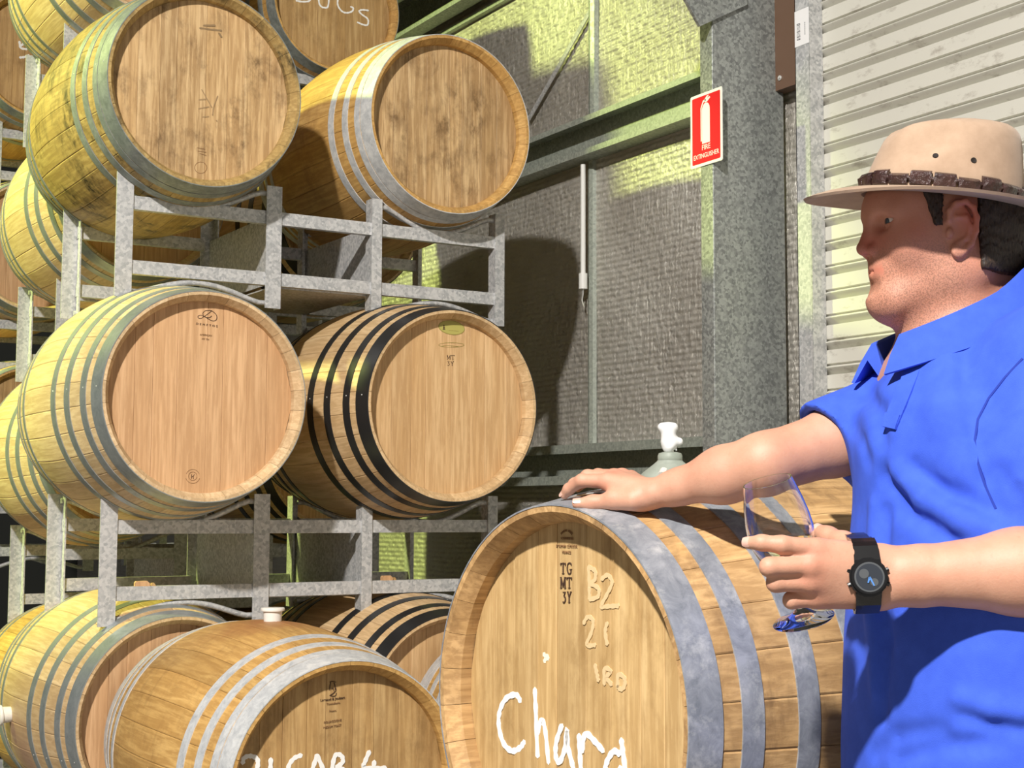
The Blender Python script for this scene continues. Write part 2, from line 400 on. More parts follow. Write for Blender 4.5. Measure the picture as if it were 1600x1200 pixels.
gr = MB().box((WX-.085,gy1+.002,0),(WX-.082,gy0,3.3)).box((WX-.085,gy0-.003,0),(WX-.0,gy0,3.3)).box((WX-.085,gy1,0),(WX-.03,gy1+.003,3.3))
struct('trim_1', fixn(gr.mesh('trim_1')), M['rack'], 'galvanised guide rail at the edge of the roller door')
struct('trim_2', fixn(MB().box((WX-.11,DOOR_Y1-3.5,3.02),(WX+.02,gy1,3.5)).mesh('trim_2')), M['roof'], 'roller door drum box above the door')
M['brown'] = plain('brown_powdercoat', (.135,.075,.045), .5)
p0, p1 = on_x(1216,140,WX-.06), on_x(1256,128,WX-.06)
bz = (p0.z+p1.z)/2
cv = empty('cover_strip', Vector((WX-.06,gy0,bz)), 'brown steel cover strip beside the column top with two screws', 'cover')
yy = CY+.01
obj('cover_plate', MB().box((0,0,0),(.045,yy-gy0,.95)).mesh('cover_plate'), M['brown'], cv)
for (px,py) in ((1247,83),(1219,122)):
    P = on_x(px,py,WX-.06)
    o = obj('screw', smooth_by_angle(MB().lathe([(0,.007),(.004,.007),(.005,.003),(.008,.003),(.0085,0)],12).mesh('screw')), M['rivet'], cv)
    o.matrix_local = Matrix.Translation((-.0005,P.y-gy0,P.z-bz)) @ Matrix.Rotation(-PI/2,4,'Y')
la, lb = on_x(1258,6,WX-.086), on_x(1275,62,WX-.086)
lb2 = empty('sticker', Vector((WX-.0855,gy0,lb.z)), 'white barcode sticker on the roller door guide rail', 'sticker')
M['paper'] = plain('paper_label', (.85,.85,.85), .6); M['ink'] = plain('ink', (.10,.10,.11), .7)
hh = .115; ww = gy0-gy1
obj('paper', MB().box((-.0006,-ww+.001,0),(0,-.001,hh)).mesh('paper'), M['paper'], lb2)
mb = MB()
for i in range(13): mb.box((-.0009,-ww*.40,.020+i*.0042),(-.0005,-ww*.16,.020+i*.0042+random.choice((.0012,.0024))))
obj('barcode', mb.mesh('barcode'), M['ink'], lb2)
mb = MB()
for i in range(7): mb.box((-.0009,-ww*.74,.030+i*.006),(-.0005,-ww*.70,.030+i*.006+.004))
obj('small_print', mb.mesh('small_print'), M['ink'], lb2)

# ---- lamps
def high_bay(loc, col, power, r, label):
    t = empty('high_bay_lamp', Vector(loc), label, 'lamp', 'ceiling lamps')
    obj('reflector', smooth_by_angle(MB().lathe([(r*1.15,-.02),(r*.9,.16),(.09,.24),(.088,.24),(r*.88,.155),(r*1.13,-.02)],32).mesh('reflector')), M['rack'], t)
    obj('ballast', smooth_by_angle(MB().lathe([(0,.24),(.09,.24),(.09,.42),(0,.42)],20).mesh('ballast')), M['roof'], t)
    obj('hanger', MB().tube([(0,0,.42),(0,0,max(.5, roof_z(loc[0])-loc[2]))],.01,8).mesh('hanger'), M['rack'], t)
    if loc[1] < 0:
        ld = bpy.data.lights.new('lamp_light','AREA'); ld.shape = 'DISK'; ld.size = r*2
    else:                                    # a deep reflector keeps this one on the racks
        ld = bpy.data.lights.new('lamp_light','SPOT'); ld.spot_size = math.radians(38.5); ld.spot_blend = .22; ld.shadow_soft_size = r
    ld.energy = power; ld.color = col
    lo = bpy.data.objects.new('lamp_light', ld); link(lo, t); lo.location = (0,0,.0)
    return t, lo
for (loc,col,pw,r),lb_ in zip(LAMPS, ('white high bay lamp hanging over the aisle','yellow-green high bay lamp hanging over the far racks')):
    t, lo = high_bay(loc, col, pw, r, lb_)
    tgt = Vector((.6,-.6,1.2)) if loc[1] < 0 else Vector((.2,1.75,2.35))
    dd = (tgt-Vector(loc)).normalized(); t.rotation_mode = 'QUATERNION'
    lo.rotation_mode = 'QUATERNION'; lo.rotation_quaternion = dd.to_track_quat('-Z','Y')

# ------------------------------------------------------------------ barrels
BL, RH, RB, REC = .95, .2915, .352, .043
NST = 30
def prof(y):
    u = abs(2*y/BL-1); return RB-(RB-RH)*u**1.85
def make_stave(n=16):
    loop = [(y, prof(y)) for y in np.linspace(0, BL, n)]
    inn = [(BL, prof(BL)-.010),(BL-.024,prof(BL)-.024),(BL-.07,prof(BL)-.026)] + [(y,prof(y)-.028) for y in np.linspace(BL-.2,.2,4)] + [(.07,prof(0)-.026),(.024,prof(0)-.024),(0,prof(0)-.010)]
    loop = loop+inn; N = len(loop)
    g = .0004; A = PI/NST
    cols = [(-1,-.0011),(-.93,0),(0,0),(.93,0),(1,-.0011)]
    vs = []
    for s_,dr in cols:
        for y,r in loop:
            a = s_*(A-g/r); rr = r+(dr if (y,r) in loop[:n] else 0)
            vs.append((rr*math.sin(a), y, rr*math.cos(a)))
    fs = []
    for c_ in range(len(cols)-1):
        for i in range(N):
            j = (i+1)%N; fs.append((c_*N+i, c_*N+j, (c_+1)*N+j, (c_+1)*N+i))
    fs.append(tuple(range(N))); fs.append(tuple(((len(cols)-1)*N+i) for i in range(N))[::-1])
    return smooth_by_angle(mesh('stave', vs, fs), 25)
STAVE = make_stave()
def make_hoop(y0, y1, th=.0017, n=84):
    ys = np.linspace(y0, y1, 3)
    sec = [(y, prof(y)+th) for y in ys] + [(y, prof(y)-.0008) for y in ys[::-1]]
    vs = []; fs = []; m = len(sec)
    for k in range(n):
        a = 2*PI*k/n
        for y,r in sec: vs.append((r*math.sin(a), y, r*math.cos(a)))
    for k in range(n):
        k2 = (k+1)%n
        for i in range(m): j = (i+1)%m; fs.append((k*m+i, k*m+j, k2*m+j, k2*m+i))
    return smooth_by_angle(mesh('hoop', vs, fs), 40)
HOOPS4 = [(-.001,.055),(.086,.118),(.186,.220),(.285,.319)]
HOOPS3 = [(-.001,.050),(.080,.114),(.170,.206),(.265,.299)]
HOOPS5 = [(-.001,.052),(.056,.082),(.118,.148),(.196,.228)]
HOOP_ME = {}
for key,hs in (('4',HOOPS4),('3',HOOPS3),('5',HOOPS5)):
    HOOP_ME[key] = [(make_hoop(a,b),(a+b)/2) for a,b in hs]
RIVET = smooth_by_angle(MB().lathe([(0,.0020),(.0016,.0015),(.0026,0)],8).mesh('rivet'), 60)
def make_planks(widths, seed):
    rr = prof(0)-.0245; rnd = random.Random(seed); out = []
    tot = sum(widths); x = -rr
    for w_ in widths:
        x1 = x+w_/tot*2*rr; g = .0003; b = .0007
        xs = [x+g, x+g+b, (x+x1)/2, x1-g-b, x1-g]; y0 = REC+rnd.uniform(-.0007,.0007)
        hz = lambda u: math.sqrt(max(rr*rr-u*u, 1e-6))
        mids = list(np.linspace(xs[1], xs[3], 5))
        front = [(xs[0], y0+b)] + [(u, y0) for u in mids] + [(xs[4], y0+b)]
        vs = []; fs = []
        for u,yf in front: vs += [(u,yf,-hz(u)),(u,yf,hz(u)),(u,REC+.020,-hz(u)),(u,REC+.020,hz(u))]
        for i in range(len(front)-1):
            a_, b_ = 4*i, 4*i+4
            fs += [(a_,b_,b_+1,a_+1),(a_+2,a_+3,b_+3,b_+2),(a_+1,b_+1,b_+3,a_+3),(a_,a_+2,b_+2,b_)]
        e = 4*(len(front)-1); fs += [(0,1,3,2),(e,e+2,e+3,e+1)]
        out.append(fixn(mesh('head_plank', vs, fs))); x = x1
    return out
PLANKS = [make_planks(w_, i) for i,w_ in enumerate(([.09,.06,.08,.10,.055,.085,.07,.09],[.085,.075,.055,.1,.075,.06,.09,.065],[.07,.06,.065,.05,.075,.06,.07,.055,.075]))]
BK = make_planks([1,1,1,1,1,1], 9)
BARRELS = {}
def barrel(key, x, y, z, st, hd, hoop, label, kind='4', planks=0, rotz=0.0, roll=0.0, rivet_at=None, scale=1.0, group='oak wine barrels', full=True):
    """x, y, z: centre of the front head"""
    ax = Matrix.Rotation(rotz,4,'Z') @ Vector((0,1,0))
    base = Vector((x,y,z)) + ax*(BL/2*scale) - Vector((0,0,RB*scale))
    t = empty('wine_barrel', Matrix.Translation(base) @ Matrix.Rotation(rotz,4,'Z') @ Matrix.Diagonal((scale,scale,scale,1)), label, 'barrel', group)
    C0 = Matrix.Translation((0,-BL/2,RB)) @ Matrix.Rotation(roll,4,'Y')
    flip = Matrix.Translation((0,BL,0)) @ Matrix.Rotation(PI,4,'Z')
    for i in range(NST):
        obj('stave', STAVE, st, t, C0 @ Matrix.Rotation(2*PI*(i+.5)/NST,4,'Y'))
    for pm in PLANKS[planks]: obj('head_plank', pm, hd, t, C0)
    for pm in BK: obj('head_plank', pm, hd, t, C0 @ flip)
    for f_ in (Matrix.Identity(4), flip):
        for hm,yc in HOOP_ME[kind]:
            h = obj('hoop', hm, hoop, t, C0 @ f_)
            if rivet_at is not None and f_ is not flip:
                for da in (0,):
                    a = rivet_at+da
                    o = obj('rivet', RIVET, M['rivet'], h)
                    o.matrix_local = Matrix.Rotation(a,4,'Y') @ Matrix.Translation((0,yc,prof(yc)+.0012))
    BARRELS[key] = dict(root=t, head=Vector((x,y,z)), ax=ax, C0=C0, scale=scale, rotz=rotz)
    return t
G = 'oak wine barrels'
barrel('A1', .034, .150, ZB+.911, M['st_old'], M['hd_old'], M['hoop_old'], 'weathered mould-stained oak barrel, upper row, at the left, with dark blotched head', planks=1, rivet_at=-1.45, kind='5')
barrel('A2', .874, .197, ZB+.9305, M['st_gold'], M['hd_old'], M['hoop_white'], 'weathered oak barrel with whitened hoops, upper row, nearest the foil wall', planks=0, rivet_at=.15, kind='5')
barrel('B1', 0, 0, ZB, M['st_new'], M['hd_new'], M['hoop_galv'], 'new oak barrel branded with a looped D logo and a round stamp', planks=0, rivet_at=-1.52)
barrel('B2', .7806, 0, ZB+.005, M['st_pale'], M['hd_pale'], M['hoop_black'], 'pale oak barrel with black hoops and an olive oval mark on its head', planks=1, rivet_at=-1.5)
barrel('C1', .007, .192, ZB-.905, M['st_leak'], M['hd_new'], M['hoop_galv'], 'oak barrel with galvanised hoops below the looped D barrel, partly hidden', planks=0, rivet_at=-1.9)
barrel('C2', .80, .02, ZB-.915, M['st_pale'], M['hd_pale'], M['hoop_black'], 'black-hooped oak barrel under the lower rack, behind the big chalked barrel', planks=1, rivet_at=.25)
barrel('D1', .086, -.764, ZB-.949, M['st_cab'], M['hd_gold'], M['hoop_white'], 'golden oak barrel lettered 21 CAB 4 with a white bung on top', planks=2, rivet_at=.18, kind='5')
barrel('D2', .92, -.96, ZB-.965, M['st_gold'], M['hd_gold'], M['hoop_white'], 'golden oak barrel squeezed between the CAB barrel and the Chard barrel', planks=0, kind='5')
CH_ROT = math.atan2(-.99604,.08893)
barrel('CH', -.2086, -2.0755, ZB-.5914, M['st_chard'], M['hd_chard'], M['hoop_blue'], 'big oak barrel chalked Chard with wide blue-grey hoops under the man\'s hand', kind='3', planks=2, rotz=CH_ROT)
RX, RY, RZ = .145, 1.2, -.114
barrel('ZL1', RX+.03, 1.16, ZB+1.742, M['st_new'], M['hd_new'], M['hoop_galv'], 'pale lime-lit oak barrel cut by the top edge of the photo, upper left', planks=1)
barrel('ZR1', 1.016, 1.417, ZB+1.712, M['st_gold'], M['hd_gold'], M['hoop_old'], 'old oak barrel with white chalk letters cut by the top edge', planks=0, scale=.94)
barrel('AL1', .168, 1.142, ZB+.797, M['st_new'], M['hd_new'], M['hoop_galv'], 'pale oak barrel behind the mould-stained barrel, its side lit lime', planks=0)
barrel('AR1', .97, 1.16, ZB+.80, M['st_pale'], M['hd_pale'], M['hoop_black'], 'black-hooped oak barrel glimpsed between the two upper front barrels', planks=1)
barrel('BL1', RX, 1.2, ZB-.10, M['st_new'], M['hd_new'], M['hoop_galv'], 'pale oak barrel glimpsed left of the looped D barrel', planks=0)
barrel('BR1', .95, 1.2, ZB-.10, M['st_pale'], M['hd_pale'], M['hoop_black'], 'oak barrel in shadow between the two middle front barrels', planks=0)
barrel('CL1', RX, 1.2, ZB-1.0, M['st_gold'], M['hd_gold'], M['hoop_galv'], 'yellowed oak barrel at the left edge below the middle rack', planks=0)
barrel('CR1', .93, 1.2, ZB-1.0, M['st_gold'], M['hd_gold'], M['hoop_old'], 'dim oak barrel behind the black-hooped barrel of the bottom row', planks=0)
for key,(px,py),mt,lb_ in (('ZL2',(70,85),'gold','dark-rimmed brown barrel head at the upper left edge with chalk crosses'),('AL2',(60,385),'new','brown barrel head at the left edge below the chalk-crossed one'),
                        ('BL2',(52,676),'gold','dim barrel deep behind the looped D barrel')):
    P = at(px, py, 6.55)
    barrel(key, P.x, P.y, P.z, M['st_'+mt], M['hd_'+mt], M['hoop_old'], lb_, planks=1)

# bungs
BUNG = smooth_by_angle(MB().lathe([(0,.034),(.022,.034),(.0235,.033),(.030,.034),(.031,.031),(.030,.026),(.0245,.025),(.0225,-.004),(0,-.004)],28).mesh('bung'), 40)
def bung(key, roll, yl=BL/2, s=1.0, nm='bung'):
    b = BARRELS[key]; o = obj(nm, BUNG, M['white'], b['root'], b['C0'] @ Matrix.Rotation(roll,4,'Y') @ Matrix.Translation((0,yl,RB-.001)) @ Matrix.Scale(s,4))
    o['label'] = 'white silicone bung'
bung('D1', 0.0); bung('C1', -1.62, BL/2+.02, 1.0)

# ------------------------------------------------------------------ racks
P0, P1, P2, P3 = -.163, .300, .650, 1.107
YF, YR, HP = .302, .902, .379
def l_post(name, parent, mat, x, y, z0, z1, face, side, yd):
    """angle iron: a face towards -y and a flange that runs back"""
    t = .005
    x0, x1 = x-face/2, x+face/2
    y1 = y+yd*.045
    p = [(x0,y),(x1,y),(x1,y1),(x1-t,y1),(x1-t,y+yd*t),(x0,y+yd*t)] if side > 0 else [(x1,y),(x0,y),(x0,y1),(x0+t,y1),(x0+t,y+yd*t),(x1,y+yd*t)]
    return obj(name, fixn(MB().prism(p, z0, z1, 'z').mesh(name)), mat, parent)
def arc(x0, x1, zend, zmid, y, r, n=17):
    pts = []
    for k in range(n):
        u = -1+2*k/(n-1); au = abs(u)
        f_ = math.cos(min(au/.86,1)*PI/2)**1.15 if au < .86 else 0
        pts.append((x0+(x1-x0)*(u+1)/2, y, zend+(zmid-zend)*f_))
    return MB().tube(pts, r, 8)
def rack(x, y, ztop, label, hp=HP, plates=True, rz=0.0, group='galvanised barrel racks'):
    t = empty('barrel_rack', Matrix.Translation((x,y,ztop-hp)) @ Matrix.Rotation(rz,4,'Z'), label, 'rack', group)
    mt = M['rack']
    for yy,yd in ((YF,1),(YR,-1)):
        for px,fw,sd in ((P0,.050,1),(P1,.050,1),(P2,.036,-1),(P3,.036,-1)):
            l_post('post', t, mt, px, yy, 0, hp, fw, sd, yd)
        for (xa,xb) in ((P0,P1),(P1,P2),(P2,P3)):
            for zc in (.098,.288):
                b = .006 if yd > 0 else -.030
                obj('crossbar', MB().box((xa+.018,yy+b,hp-zc-.020),(xb-.018,yy+b+.024,hp-zc+.020)).mesh('crossbar'), mt, t)
        for xa,xb in ((P0,P1),(P2,P3)):
            yc = yy+yd*.018
            obj('cradle_rod', smooth_by_angle(arc(xa+.012,xb-.012,hp-.022,hp-.086,yc,.0085).mesh('cradle_rod'),60), mt, t)
            obj('arch_rod', smooth_by_angle(arc(xa+.012,xb-.012,hp-.362,hp-.318,yc,.0085).mesh('arch_rod'),60), mt, t)
    if plates:
        for px,s_ in ((P1,-1),(P2,1)):
            obj('fork_plate', MB().box((px+s_*.0-.002,YF+.03,hp-.30),(px+.002,YR-.03,hp-.085)).mesh('fork_plate'), mt, t)
        obj('fork_floor', MB().box((P1+.003,YF+.03,hp-.312),(P2-.003,YR-.03,hp-.308)).mesh('fork_floor'), mt, t)
    return t
T1, T2 = ZB+.680, ZB-.265
rack(.010, 0, T1, 'galvanised rack carrying the two weathered upper barrels')
rack(-.012, 0, T2, 'galvanised rack carrying the looped D barrel and the black-hooped barrel beside it')
rack(0, 0, ZB-1.150, 'floor rack under the bottom row of barrels')
rack(.08, -.93, ZB-1.186, 'floor rack under the 21 CAB 4 barrel', hp=.343)
for i,lb_ in ((-1,'rack behind at the very top left'),(0,'rack behind the weathered upper barrels'),(1,'rack behind the middle row of barrels'),(2,'floor rack of the second row of barrels')):
    rack(RX, RY, [T1+.945, T1, T2, ZB-1.15][i+1]+(RZ if i < 2 else 0), lb_)

# ------------------------------------------------------------------ soft bodies from distance fields
def V3(v): return np.array((v[0],v[1],v[2]), dtype=np.float64)
def p_cone(a, b, r1, r2):
    a, b = V3(a), V3(b); ab = b-a; L2 = max(ab@ab, 1e-12)
    m = max(r1, r2); lo = np.minimum(a,b)-m; hi = np.maximum(a,b)+m
    def f(p):
        t = np.clip(((p-a)@ab)/L2, 0, 1)
        return np.linalg.norm(p-a-t[:,None]*ab, axis=1)-(r1+(r2-r1)*t)
    return f, lo, hi
def p_ell(c, r, A=None):
    """ellipsoid; A holds its axes as rows"""
    c = V3(c); r = np.array(r, float); m = r.max()
    A = np.eye(3) if A is None else np.array(A, float)
    def f(p):
        q = (p-c)@A.T; k0 = np.linalg.norm(q/r, axis=1); k1 = np.linalg.norm(q/(r*r), axis=1)+1e-9
        return k0*(k0-1)/k1
    return f, c-m, c+m
def smin(a, b, k):
    h = np.clip(.5+.5*(b-a)/k, 0, 1); return b*(1-h)+a*h-k*h*(1-h)
def smax(a, b, k): return -smin(-a, -b, k)
class Field:
    """list of (op, primitive, blend) evaluated in order; far primitives are skipped"""
    def __init__(s): s.ops = []
    def add(s, prim, k=.012): s.ops.append(('+',prim,k)); return s
    def sub(s, prim, k=.006): s.ops.append(('-',prim,k)); return s
    def __call__(s, p):
        lo0, hi0 = p.min(0)-.012, p.max(0)+.012
        d = np.full(len(p), .2)
        for op,(f,a,b),k in s.ops:
            if (a > hi0+k).any() or (b < lo0-k).any(): continue
            v = f(p)
            d = smin(d, v, k) if op == '+' else smax(d, -v, k)
        return d
    def box(s):
        A = np.array([a for op,(f,a,b),k in s.ops if op == '+']); B = np.array([b for op,(f,a,b),k in s.ops if op == '+'])
        return A.min(0)-.02, B.max(0)+.02
def net(fun, lo, hi, h, N=12, batch=40, relax=1):
    """surface nets over the blocks that the surface crosses"""
    lo = np.array(lo, float); nb = np.ceil((np.array(hi)-lo)/(h*N)).astype(int); B = h*N
    g = np.stack(np.meshgrid(*[np.arange(k) for k in nb], indexing='ij'), -1).reshape(-1,3)
    keep = []
    for i in range(0, len(g), 4000):
        c = lo+(g[i:i+4000]+.5)*B
        keep.append(np.abs(fun(c)) < B*1.0)
    g = g[np.concatenate(keep)]
    sg_ = g//4; g = g[np.lexsort((sg_[:,2],sg_[:,1],sg_[:,0]))]
    D = nb*N+2
    lin = lambda ijk: (ijk[...,0].astype(np.int64)*D[1]+ijk[...,1])*D[2]+ijk[...,2]
    sub = np.stack(np.meshgrid(*[np.arange(N+1)]*3, indexing='ij'), -1)
    cid, cpos, quads = [], [], []
    for i in range(0, len(g), batch):
        gb = g[i:i+batch]
        ijk = gb[:,None,None,None,:]*N+sub[None]
        P = lo+ijk*h
        d = fun(P.reshape(-1,3)).reshape(P.shape[:-1])
        s = d < 0
        c8 = [d[:,a:N+a,b:N+b,c:N+c] for a in (0,1) for b in (0,1) for c in (0,1)]
        st = np.stack([x < 0 for x in c8], -1); act = st.any(-1) & ~st.all(-1)
        if not act.any(): continue
        idx = np.argwhere(act); dv = np.stack([x[act] for x in c8], -1)
        off = np.array([(a,b,c) for a in (0,1) for b in (0,1) for c in (0,1)], float)
        acc = np.zeros((len(idx),3)); cnt = np.zeros(len(idx))
        for e0 in range(8):
            for bit in (4,2,1):
                if e0 & bit: continue
                e1 = e0|bit; a, b = dv[:,e0], dv[:,e1]; cr = (a < 0) != (b < 0)
                t = np.where(cr, a/np.where(cr, a-b, 1), 0)
                acc += np.where(cr[:,None], off[e0]+(off[e1]-off[e0])*t[:,None], 0); cnt += cr
        base = gb[idx[:,0]]*N+idx[:,1:]
        cid.append(lin(base)); cpos.append(lo+(base+acc/cnt[:,None])*h)
        for ax in range(3):
            o = [0,0,0]; o[ax] = 1
            A = s[:,:N,:N,:N]; Bq = s[:,o[0]:N+o[0],o[1]:N+o[1],o[2]:N+o[2]]
            cr = np.argwhere(A != Bq)
            if not len(cr): continue
            ins = A[tuple(cr.T)]; bs = gb[cr[:,0]]*N+cr[:,1:]
            u, v = [k for k in range(3) if k != ax]
            du = np.zeros(3,int); du[u] = 1; dw = np.zeros(3,int); dw[v] = 1
            q = np.stack([lin(bs-du-dw), lin(bs-dw), lin(bs), lin(bs-du)], 1)
            if ax == 1: q = q[:,::-1]
            q = np.where(ins[:,None], q, q[:,::-1]); quads.append(q)
    cid = np.concatenate(cid); cpos = np.concatenate(cpos); quads = np.concatenate(quads)
    od = np.argsort(cid); cid, cpos = cid[od], cpos[od]
    ix = np.searchsorted(cid, quads); ix[ix >= len(cid)] = 0
    ok = (cid[ix] == quads).all(1); ix = ix[ok]
    us, inv = np.unique(ix, return_inverse=True); cpos = cpos[us]; ix = inv.reshape(ix.shape)
    for _ in range(relax):
        acc = np.zeros_like(cpos); cnt = np.zeros(len(cpos))
        for k in range(4):
            np.add.at(acc, ix[:,k], cpos[ix[:,(k+1)%4]]); np.add.at(cnt, ix[:,k], 1)
            np.add.at(acc, ix[:,k], cpos[ix[:,(k+3)%4]]); np.add.at(cnt, ix[:,k], 1)
        cpos = cpos*.5+acc/np.maximum(cnt,1)[:,None]*.5
    return cpos, ix
def np_mesh(name, co, quads):
    me = bpy.data.meshes.new(name); me.vertices.add(len(co)); me.vertices.foreach_set('co', co.ravel().astype(np.float32))
    me.loops.add(quads.size); me.loops.foreach_set('vertex_index', quads.ravel().astype(np.int32))
    me.polygons.add(len(quads)); me.polygons.foreach_set('loop_start', np.arange(0,quads.size,4,dtype=np.int32)); me.polygons.foreach_set('loop_total', np.full(len(quads),4,dtype=np.int32))
    me.update(calc_edges=True); me.polygons.foreach_set('use_smooth', [True]*len(quads)); me.validate(); me.update()
    return me
def attr(me, name, vals):
    a = me.attributes.new(name, 'FLOAT', 'POINT'); a.data.foreach_set('value', np.asarray(vals, np.float32))
def trace(fun, px, py, t0=1.2, t1=3.0):
    d = V3(ray(px,py)); L = np.linalg.norm(d); o = V3(CAM); t = t0
    for _ in range(200):
        v = fun((o+d*t)[None])[0]
        if v < .0004: break
        t += min(max(v*.6, .0006), .02)/L
        if t > t1: return None
    return o+d*t
def grad(fun, p, e=.002):
    g = np.array([fun((p+e*np.eye(3)[i])[None])[0]-fun((p-e*np.eye(3)[i])[None])[0] for i in range(3)]); return g/(np.linalg.norm(g)+1e-9)

# ------------------------------------------------------------------ the man
RHZ = Vector((math.cos(YAW),-math.sin(YAW),0)); FHZ = Vector((math.sin(YAW),math.cos(YAW),0)); UPZ = Vector((0,0,1))
def facing(deg):
    a = math.radians(deg); return -RHZ*math.cos(a)-FHZ*math.sin(a), -FHZ*math.cos(a)+RHZ*math.sin(a)
HF, HLft = facing(5.0)                       # the head: nearly in profile
HS = 1.054
HO = at(1492, 365, 2.0)
HM = np.array([V3(HF), V3(HLft), V3(UPZ)])   # rows
def H(u, l, v): return HO + (HF*u + HLft*l + UPZ*v)*HS
def h_ell(c, r, pitch=0.0, yaw=0.0):
    ax = HM
    if pitch or yaw:
        cp, sp_ = math.cos(pitch), math.sin(pitch); ax = np.array([HM[0]*cp+HM[2]*sp_, HM[1], -HM[0]*sp_+HM[2]*cp])
        cy, sy = math.cos(yaw), math.sin(yaw); ax = np.array([ax[0]*cy+ax[1]*sy, -ax[0]*sy+ax[1]*cy, ax[2]])
    return p_ell(H(*c), [x*HS for x in r], ax)
def h_cone(a, b, r1, r2): return p_cone(H(*a), H(*b), r1*HS, r2*HS)
def head_base():
    f = Field()
    f.add(h_ell((.012,0,.030),(.100,.075,.080)), .01)
    f.add(h_ell((.052,0,-.012),(.060,.064,.080)), .03)
    f.add(h_ell((.062,0,.030),(.051,.060,.040)), .02)
    for s in (-1,1):
        f.add(h_cone((.000,s*.052,-.052),(.082,s*.020,-.088),.026,.021), .03)
        f.add(h_ell((.062,s*.040,-.018),(.034,.026,.032)), .02)
        f.add(h_ell((.018,s*.050,-.030),(.040,.024,.050)), .02)
    f.add(h_ell((.093,0,-.089),(.021,.020,.019)), .02)
    f.add(h_cone((.075,0,-.088),(.010,0,-.100),.026,.046), .03)
    # neck
    f.add(h_cone((.000,0,-.070),(-.010,0,-.230),.060,.068), .03)
    f.add(h_cone((-.040,0,-.020),(-.055,0,-.220),.046,.056), .03)
    return f
HB = head_base()
body = Field(); body.ops += HB.ops
for s in (-1,1):
    body.add(h_cone((.099,s*.008,.021),(.088,s*.044,.018),.013,.011), .012)       # brow
    body.sub(h_ell((.110,s*.030,.005),(.017,.015,.0095)), .010)                   # eye socket
    body.add(h_ell((.0895,s*.0325,.0075),(.0140,.0145,.0125)), .004)              # lids
    body.sub(h_ell((.1045,s*.0365,.0078),(.0095,.0150,.0030), 0, s*.35), .0012)   # lid opening
body.add(h_cone((.107,0,.012),(.1135,0,-.008),.0065,.0080), .010)                 # nose
body.add(h_cone((.1135,0,-.008),(.1195,0,-.0215),.0080,.0100), .006)
for s in (-1,1):
    body.add(h_ell((.1075,s*.0125,-.0250),(.0125,.0070,.0080)), .005)
    body.sub(h_ell((.1130,s*.0070,-.0325),(.0060,.0032,.0040)), .0015)
body.add(h_ell((.086,0,-.048),(.0255,.033,.027)), .012)                           # muzzle
for s in (-1,1):
    body.add(h_cone((.1060,0,-.0455),(.0955,s*.0230,-.0490),.0056,.0028), .005)   # upper lip
    body.add(h_cone((.1040,0,-.0590),(.0945,s*.0210,-.0535),.0066,.0030), .005)   # lower lip
    body.sub(h_cone((.1130,0,-.0520),(.0985,s*.0260,-.0515),.0016,.0012), .0022)  # parting of the lips
body.sub(h_cone((.1160,-.012,-.0720),(.1160,.012,-.0720),.0085,.0085), .010)      # below the lower lip
# ears
for s in (1,-1):
    E_ = lambda u,v,l=0.0: (u+.0235, s*(.0775+l-.16*(u-.0165)), v-.011)
    body.add(h_ell(E_(.001,.004,-.0035),(.0180,.0050,.0330), -.20, s*-.16), .003)
    ring = [(.0150,.012),(.0140,.024),(.0060,.0335),(-.0050,.0355),(-.0140,.0280),(-.0180,.0150),(-.0165,-.002),(-.0110,-.0170),(-.003,-.0260)]
    for (a,b),(c_,d_) in zip(ring[:-1],ring[1:]): body.add(h_cone(E_(a,b,.0015),E_(c_,d_,.0015),.0034,.0034), .003)
    body.add(h_ell(E_(.004,-.0250,.0005),(.0100,.0045,.0105)), .005)
    body.sub(h_ell(E_(.0065,.001,.0060),(.0080,.0060,.0140)), .003)
    body.sub(h_ell(E_(.003,.023,.0050),(.0080,.0035,.0055)), .002)
    body.add(h_ell(E_(.0150,-.004,.0015),(.0045,.0042,.0070)), .003)
    an = [(.006,.016),(-.005,.016),(-.0095,.004),(-.006,-.010),(.003,-.0155)]
    for (a,b),(c_,d_) in zip(an[:-1],an[1:]): body.add(h_cone(E_(a,b,.0015),E_(c_,d_,.0015),.0026,.0026), .003)

# joints: shoulder, elbow, wrist
R_SH, R_EL, R_WR = at(1440,648,2.10), at(1195,725,2.03), at(1018,772,2.115)
L_SH, L_EL, L_WR = at(1640,570,1.84), at(1690,890,1.70), at(1372,901,1.715)
def lerp(a, b, t): return a+(b-a)*t
NECK = H(-.015,0,-.205)
# trunk inside the shirt
body.add(p_cone(NECK, at(1520,640,1.98), .070, .115), .03)
body.add(p_cone(at(1470,620,2.05), at(1600,610,1.90), .085, .085), .04)
body.add(p_cone(at(1520,640,1.98), at(1520,1010,1.90), .120, .125), .05)
# right arm
body.add(p_cone(R_SH, lerp(R_SH,R_EL,.55), .050, .0455), .02)
body.add(p_cone(lerp(R_SH,R_EL,.55), R_EL, .0455, .041), .02)
fa = lerp(R_EL,R_WR,.35)
body.add(p_cone(R_EL, fa, .040, .0375), .02); body.add(p_cone(fa, lerp(R_EL,R_WR,.80), .0370, .0240), .02)
body.add(p_cone(lerp(R_EL,R_WR,.75), R_WR, .0245, .0195), .012)
